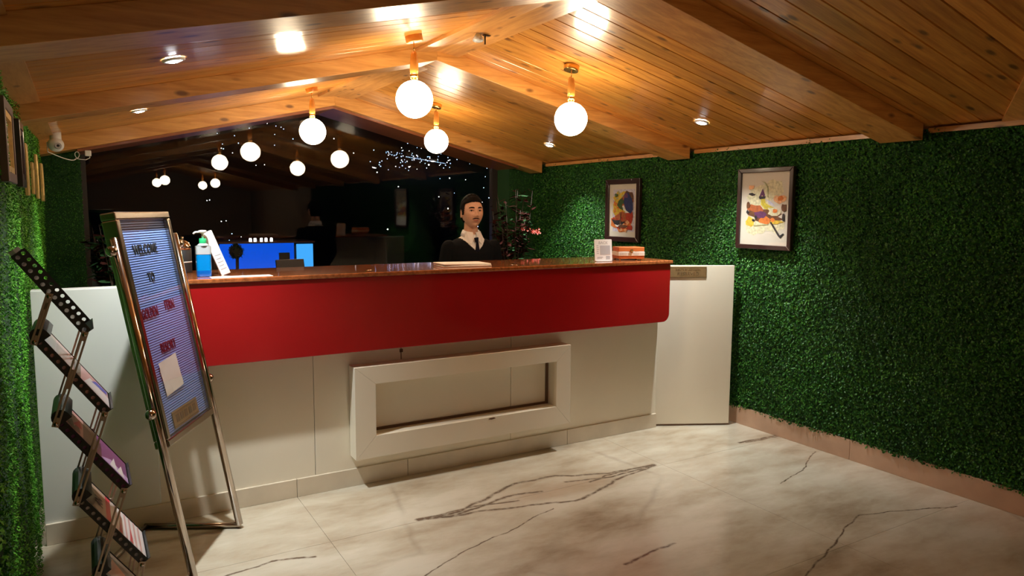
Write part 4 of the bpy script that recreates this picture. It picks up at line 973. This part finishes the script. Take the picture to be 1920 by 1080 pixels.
for s in (-1, 1):
    sh = (s*0.165, 0.006, 1.235); el = (s*0.205, 0.02, 0.985); wr_ = (s*0.165, -0.14, 0.80); hd = (s*0.155, -0.19, 0.775)
    ARM[s] = (sh, el, wr_)
    tubeb(body, [sh, (s*0.19, 0.012, 1.11), el], (0.050, 0.044, 0.037)); tubeb(body, [el, (s*0.187, -0.05, 0.90), wr_], (0.037, 0.034, 0.024))
    # palm resting on the work shelf, five fingers
    add_bm(body, lambda c: Vector((s*0.158+0.038*c.x, -0.185+0.045*c.y, 0.770+0.014*c.z)), 3)
    for i, (fx, fl_) in enumerate(((-0.031, 0.058), (-0.0105, 0.072), (0.0105, 0.077), (0.031, 0.068))):
        bx = s*0.158-s*fx
        tubeb(body, [(bx*1.0, -0.215, 0.771), (bx+(-s*fx)*0.15, -0.222-fl_*0.5, 0.775), (bx+(-s*fx)*0.2, -0.215-fl_, 0.757)], (0.0082, 0.0078, 0.0065), 8)
    tubeb(body, [(s*0.128, -0.170, 0.768), (s*0.108, -0.195, 0.765), (s*0.104, -0.222, 0.757)], (0.010, 0.009, 0.0075), 8)
    hp = (s*0.085, 0, 0.76)
    tubeb(body, [hp, (s*0.095, -0.01, 0.58), (s*0.10, -0.01, 0.42)], (0.082, 0.070, 0.050)); tubeb(body, [(s*0.10, -0.01, 0.42), (s*0.102, 0.01, 0.28), (s*0.105, 0.01, 0.08)], (0.050, 0.050, 0.034))
    tubeb(body, [(s*0.105, 0.02, 0.045), (s*0.115, -0.06, 0.035), (s*0.12, -0.14, 0.028)], (0.036, 0.036, 0.026))
def remesh(bm_, vox, name, m, parent, smooth=2):
    bmesh.ops.recalc_face_normals(bm_, faces=bm_.faces)
    me = bpy.data.meshes.new(name); bm_.to_mesh(me); bm_.free()
    o = bpy.data.objects.new(name, me); COL.objects.link(o)
    r_ = o.modifiers.new('r', 'REMESH'); r_.mode = 'VOXEL'; r_.voxel_size = vox; r_.use_smooth_shade = True
    if smooth: s_ = o.modifiers.new('s', 'SMOOTH'); s_.iterations = smooth; s_.factor = 0.5
    dg = bpy.context.evaluated_depsgraph_get(); me2 = bpy.data.meshes.new_from_object(o.evaluated_get(dg)); bpy.data.objects.remove(o)
    me2.name = name; me2.materials.clear()
    for p in me2.polygons: p.use_smooth = True
    return link(name, me2, m, parent)
remesh(body, 0.0035, 'body', 'skin', man, 1)
# sweater
sw = bmesh.new()
loft(sw, [(cx, cy, cz, rx+0.016, ry+0.014) for cx, cy, cz, rx, ry in TORSO[1:8]]+[(0, 0.014, 1.305, 0.088, 0.075)])
for s in (-1, 1):
    sh, el, wr_ = ARM[s]
    tubeb(sw, [sh, (s*0.19, 0.012, 1.11), el], (0.058, 0.053, 0.046)); tubeb(sw, [el, (s*0.187, -0.05, 0.90), wr_], (0.046, 0.042, 0.032))
so = remesh(sw, 0.006, 'sweater', 'sweater', man, 3)
bm = bmesh.new(); bm.from_mesh(so.data)
kill = []
for f in bm.faces:
    c = f.calc_center_median()
    if c.y < 0.0 and c.z > 1.205+abs(c.x)*1.12: kill.append(f)
    elif c.z > 1.305-0.0 or (math.hypot(c.x, (c.y-0.014)) < 0.066 and c.z > 1.27): kill.append(f)
bmesh.ops.delete(bm, geom=kill, context='FACES'); bm.to_mesh(so.data); bm.free()
sd = so.modifiers.new('s', 'SOLIDIFY'); sd.thickness = 0.004; sd.offset = -1
# shirt
sh_ = bmesh.new(); loft(sh_, [(cx, cy, cz, rx+0.007, ry+0.007) for cx, cy, cz, rx, ry in TORSO[3:8]]+[(0, 0.015, 1.312, 0.074, 0.064), (0, 0.017, 1.33, 0.062, 0.061)])
remesh(sh_, 0.006, 'shirt', 'shirt', man, 3)
# collar: a standing band with two pointed leaves
cl = MB(); k = 28; ring = []
for j in range(k+1):
    a = -PI/2+R(10)+(2*PI-R(20))*j/k
    ring.append((a, 0.017+0.0))
low = [Vector((0.066*math.cos(a), 0.016+0.066*math.sin(a), 1.318-0.012*max(0, -math.sin(a)))) for a, _ in ring]
hi = [Vector((0.059*math.cos(a), 0.014+0.060*math.sin(a), 1.362-0.016*max(0, -math.sin(a)))) for a, _ in ring]
out_ = [Vector((0.074*math.cos(a), 0.016+0.076*math.sin(a), 1.322-0.020*max(0, -math.sin(a)))) for a, _ in ring]
V_ = low+hi+out_; n1 = k+1
cl.add(V_, [(j, j+1, n1+j+1, n1+j) for j in range(k)]+[(n1+j, n1+j+1, 2*n1+j+1, 2*n1+j) for j in range(k)], 0, True)
for s in (-1, 1):
    cl.add([Vector((s*0.010, -0.052, 1.343)), Vector((s*0.052, -0.030, 1.352)), Vector((s*0.070, -0.040, 1.305)), Vector((s*0.040, -0.088, 1.262)), Vector((s*0.020, -0.080, 1.285))], [(0, 1, 2, 3, 4)], 0)
co = cl.build('shirt_collar', 'shirt', man); sd = co.modifiers.new('s', 'SOLIDIFY'); sd.thickness = 0.002
# tie
MB().prism([(-0.013, 1.308), (0.015, 1.312), (0.009, 1.278), (-0.008, 1.277)], -0.098, -0.072, lambda u, v, h: (u, h+(1.31-v)*-0.3, v)).build('tie_knot', 'tie', man, bevel=0.004)
MB().prism([(-0.007, 1.28), (0.008, 1.28), (0.019, 1.19), (0.0, 1.12), (-0.019, 1.19)], 0, 0.006, lambda u, v, h: (u+0.002, h-0.103-(1.28-v)*0.12, v)).build('tie', 'tie', man)
# trousers, shoes
tb = bmesh.new(); loft(tb, [(0, 0.005, 0.72, 0.160, 0.112), (0, 0.0, 0.80, 0.168, 0.118), (0, 0, 0.88, 0.158, 0.110)])
for s in (-1, 1): tubeb(tb, [(s*0.085, 0, 0.75), (s*0.095, -0.01, 0.58), (s*0.10, -0.01, 0.42)], (0.092, 0.082, 0.066)); tubeb(tb, [(s*0.10, -0.01, 0.42), (s*0.102, 0.01, 0.28), (s*0.105, 0.012, 0.07)], (0.066, 0.062, 0.054))
remesh(tb, 0.008, 'trousers', 'trouser', man, 2)
for s in (-1, 1):
    b_ = bmesh.new(); tubeb(b_, [(s*0.105, 0.035, 0.045), (s*0.115, -0.06, 0.042), (s*0.122, -0.16, 0.032)], (0.044, 0.044, 0.032))
    for v in b_.verts: v.co.z = max(0.002, v.co.z)
    remesh(b_, 0.005, 'shoe', 'shoe', man, 1)
# face details
def HP(x, z, push=0.0):
    # point on the face surface at local x,z
    best = None
    lo, hi_ = 0, 1
    dz = z/0.112; t_ = max(0, -dz); dx = x/(0.0735*(1-0.30*t_**1.6)); dy = -math.sqrt(max(0.01, 1-dx*dx-dz*dz))
    p = head_pt((dx, dy, dz)); p.y -= push
    return p
def HW(p): return RH @ p+HC
for s in (-1, 1):
    c = HP(s*0.030, 0.012); c.y += 0.0075
    e_ = MB().sphere(HW(c), 0.0115, 18, 12).build('eyeball', 'eyewhite', man)
    ic = c+Vector((0, -0.0085, 0.0)); MB().sphere(HW(ic), 0.0060, 12, 8).build('iris', 'iris', e_)
    up_ = []; 
    for i in range(7):
        a = -1+2*i/6; q = HP(s*0.030+0.0145*a, 0.012+0.0075*(1-a*a), 0.0015); up_.append(HW(q))
    MB().tube(up_, [0.0010, 0.0022, 0.0026, 0.0028, 0.0026, 0.0022, 0.0010], 8).build('eyelid', 'skin', man)
    MB().tube([v+Vector((0, -0.0012, -0.0022)) for v in up_], [0.0006]+[0.0016]*5+[0.0006], 6).build('eyelashes', 'hair', man)
    bw = [HW(HP(s*(0.013+0.036*i/6), 0.031+0.005*math.sin(PI*i/6*0.9)-0.003*(i/6), 0.001)) for i in range(7)]
    MB().tube(bw, [0.0028, 0.0044, 0.0046, 0.0044, 0.004, 0.003, 0.001], 8).build('eyebrow', 'hair', man)
mp_ = [HW(HP(0.026*(-1+2*i/8), -0.041-0.004*abs(-1+2*i/8)**1.5, 0.0008)) for i in range(9)]
MB().tube(mp_, [0.0015, 0.003, 0.004, 0.0042, 0.0038, 0.0042, 0.004, 0.003, 0.0015], 8).build('moustache', 'stubble', man)
for zz, rr3 in ((-0.0505, 0.0032), (-0.0585, 0.0036)):
    MB().tube([HW(HP(0.020*(-1+2*i/6), zz+0.003*(abs(-1+2*i/6))*(1 if zz < -0.055 else -1), 0.0002)) for i in range(7)], [0.0008, 0.8*rr3, rr3, rr3*0.9, rr3, 0.8*rr3, 0.0008], 8).build('lip', 'lip', man)
# hair
hb_ = icos(5)
for v in hb_.verts:
    c = v.co.normalized(); p = head_pt(c)
    topk = 0.006+0.014*max(0, c.z)**1.2+0.003*math.sin(c.x*25+c.y*17)
    if c.y < -0.2: topk = min(topk, 0.012)
    v.co = p+c*topk
kill = []
for f in hb_.faces:
    c = f.calc_center_median(); keep = False
    if c.y < 0.0:
        ln_ = 0.068+0.012*(-c.y/0.09)-0.010*(abs(c.x)/0.07)**4
        keep = c.z > ln_ or (abs(c.x) > 0.062 and c.y > -0.035 and c.z > -0.012)
    else: keep = c.z > (-0.012 if c.y < 0.02 and abs(c.x) > 0.06 else -0.062+0.0*c.x)
    if abs(c.x) > 0.06 and -0.012 < c.y < 0.026 and c.z < 0.028 and not (c.y < -0.006): keep = False
    if not keep: kill.append(f)
bmesh.ops.delete(hb_, geom=kill, context='FACES')
for v in hb_.verts: v.co = RH @ v.co+HC
me = bpy.data.meshes.new('hair'); hb_.to_mesh(me); hb_.free()
for p in me.polygons: p.use_smooth = True
ho_ = link('hair', me, 'hair', man); sd = ho_.modifiers.new('s', 'SOLIDIFY'); sd.thickness = 0.012; sd.offset = -1

# ================================================================== PLANTS by the window
W['drystem'] = mat('brown_stem', (0.035, 0.02, 0.014), 0.8)
W['redleaf'] = mat('dark_red_leaf', (0.028, 0.008, 0.006), 0.8, var=0.3, spec=0.05)
W['greenleaf'] = mat('dark_green_leaf', (0.015, 0.045, 0.015), 0.7, var=0.3, spec=0.1)
W['blossom'] = mat('pink_blossom', (0.75, 0.20, 0.16), 0.6, var=0.25, scale=50)
W['potm'] = mat('dark_ceramic', (0.035, 0.030, 0.035), 0.3, coat=0.4)
def leaf_into(mb, p, d, L, w_, mi=0, roll_=0):
    p = Vector(p); d = Vector(d).normalized(); s_ = d.cross(Vector((0, 0, 1)));
    if s_.length < 0.1: s_ = Vector((1, 0, 0))
    s_.normalize(); q = s_.cross(d); s_ = s_*math.cos(roll_)+q*math.sin(roll_); q = s_.cross(d)
    vs = [p]; fs = []
    pr = [(0.25, 0.8, 0.02), (0.55, 1.0, 0.03), (0.8, 0.6, 0.0)]
    for t_, ww, dr in pr:
        c = p+d*L*t_+q*L*dr; vs += [c+s_*w_*ww*0.5-q*L*.03, c, c-s_*w_*ww*0.5-q*L*.03]
    vs.append(p+d*L)
    fs = [(0, 1, 2), (0, 2, 3), (1, 4, 5, 2), (2, 5, 6, 3), (4, 7, 8, 5), (5, 8, 9, 6), (7, 10, 8), (8, 10, 9)]
    mb.add(vs, fs, mi, True)
def plant(x, y, label, seed, stems, top, tint, blooms=(), fsz=0.075):
    r_ = random.Random(seed)
    t = thing('potted_plant', label, 'plant', (x, y, 0))
    MB().lathe([(0.10, 0), (0.11, 0.01), (0.14, 0.30), (0.15, 0.33), (0.135, 0.33), (0.125, 0.30), (0.001, 0.29)], (0, 0, 0), 28).build('pot', 'potm', t)
    sm = MB(); lf = [MB(), MB()]
    for i in range(stems):
        a = r_.uniform(0, 2*PI); h_ = top*r_.uniform(0.72, 1.0); sp = r_.uniform(0.05, 0.17)
        pts = [Vector((0.04*math.cos(a), 0.04*math.sin(a), 0.29))]
        for k_ in range(1, 6):
            u = k_/5; pts.append(Vector((math.cos(a)*(0.04+sp*u**1.6)+r_.uniform(-.012, .012), math.sin(a)*(0.04+sp*u**1.6)+r_.uniform(-.012, .012), 0.29+(h_-0.29)*u)))
        sm.tube(pts, [0.006, 0.005, 0.0045, 0.004, 0.003, 0.002], 6)
        for k_ in range(r_.randint(24, 32)):
            u = r_.uniform(0.45, 1.0)*5; j = min(4, int(u)); p = pts[j].lerp(pts[j+1], u-j)
            aa = r_.uniform(0, 2*PI); dv = Vector((math.cos(aa), math.sin(aa), r_.uniform(-0.5, 0.7)))
            leaf_into(lf[0 if r_.random() < tint else 1], p, dv, fsz*r_.uniform(.6, 1.2), fsz*0.38, 0, r_.uniform(-.6, .6))
    sm.build('stems', 'drystem', t)
    for mb_, mn, nm in ((lf[0], 'redleaf', 'red_foliage'), (lf[1], 'greenleaf', 'green_foliage')):
        if mb_.f:
            o_ = mb_.build(nm, mn, t); o_['kind'] = 'stuff'
    return t, sm
pt_, _ = plant(3.42, 5.75, 'tall dark red leafed plant with a pink blossom spray by the right window edge', 5, 26, 1.70, 0.75, fsz=0.085)
bl = MB(); r5 = random.Random(9)
sp_ = [Vector((0.0, 0, 0.9)), Vector((0.06, -0.05, 1.15)), Vector((0.13, -0.09, 1.30)), Vector((0.20, -0.12, 1.31))]
MB().tube(sp_, [0.005, 0.004, 0.003, 0.002], 6).build('blossom_stem', 'drystem', pt_)
for i in range(44):
    u = r5.random(); c = Vector((0.055+0.17*u, -0.10, 1.325-0.03*u+r5.gauss(0, 0.011)))
    c += Vector((0, r5.gauss(0, 0.022), 0))
    for k_ in range(5):
        a = k_*2*PI/5+r5.random(); leaf_into(bl, c, (math.cos(a)*.6, -0.7+0.5*math.sin(a), math.sin(a)*.6), 0.017, 0.012, 0, r5.uniform(-.5, .5))
bo_ = bl.build('pink_blossoms', 'blossom', pt_); bo_['kind'] = 'stuff'
plant(0.22, 5.9, 'dim leafy plant with a few red leaves by the left window edge', 8, 10, 1.42, 0.35, fsz=0.10)

# ================================================================== terrace outside the window
te = struct('terrace_floor'); MB().box(-2, 6, 6.62, 12, -0.06, 0.0).build('paving', 'hill', te)
t = thing('terrace_bar', 'blue lit bar counter on the dark terrace outside the window', 'bar', (2.12, 10.0, 0))
MB().box(-0.60, 0.60, 0.02, 0.5, 0, 1.0).build('bar_body', 'black', t)
MB().box(-0.59, 0.36, -0.012, 0.018, 0.30, 1.035).build('lit_front', 'bluescreen', t)
MB().box(0.40, 0.62, -0.012, 0.018, 0.30, 1.02).build('lit_end_panel', 'cyanscreen', t)
MB().box(-0.66, 0.64, -0.05, 0.55, 1.040, 1.062).build('bar_top', 'headwood', t, bevel=0.004)
for i, x in enumerate((1.92, 1.98, 2.06, 2.12, 2.19)):
    o = MB().lathe([(0.016, 0), (0.017, 0.02), (0.015, 0.045), (0.001, 0.046)], (0, 0, 0), 14).build('candle_light', 'cityw', loc=(x, 10.02, 1.062)); tag(o, 'tiny white light on the blue lit terrace bar, '+('leftmost of five', 'second from the left', 'middle one of five', 'second from the right', 'rightmost of five')[i], 'light', 'lights on the terrace bar')
t = thing('topiary', 'dark round topiary ball in front of the blue terrace bar', 'plant', (1.68, 9.7, 0))
MB().lathe([(0.10, 0), (0.13, 0.25), (0.12, 0.25), (0.001, 0.24)], (0, 0, 0), 20).build('pot', 'potm', t)
MB().tube([(0, 0, 0.24), (0.01, 0, 0.86)], 0.02, 8).build('trunk', 'drystem', t)
tb_ = MB(); r6 = random.Random(4)
tb_.sphere((0, 0, 0.95), 0.085, 16, 10)
for i in range(160):
    v = Vector((r6.gauss(0, 1), r6.gauss(0, 1), r6.gauss(0, 1))).normalized(); leaf_into(tb_, Vector((0, 0, 0.95))+v*0.08, v+Vector((r6.gauss(0, .4),)*3), 0.035, 0.018)
ob_ = tb_.build('foliage_ball', 'greenleaf', t)
t = thing('parasol_base', 'dark folded chair back in front of the blue terrace bar', 'chair', (2.28, 9.6, 0))
MB().box(-0.07, 0.07, -0.01, 0.01, 0.45, 0.93, T=Matrix.Rotation(R(-6), 4, 'X')).build('backrest', 'black', t, bevel=0.006)
MB().box(-0.2, 0.2, -0.4, 0.0, 0.43, 0.47).build('seat', 'black', t, bevel=0.01)
for sx in (-0.18, 0.18):
    for sy in (-0.38, -0.02): MB().tube([(sx, sy, 0), (sx, sy, 0.44)], 0.014, 8).build('leg', 'black', t)
t.name = 'terrace_chair'
bpy.context.view_layer.update()
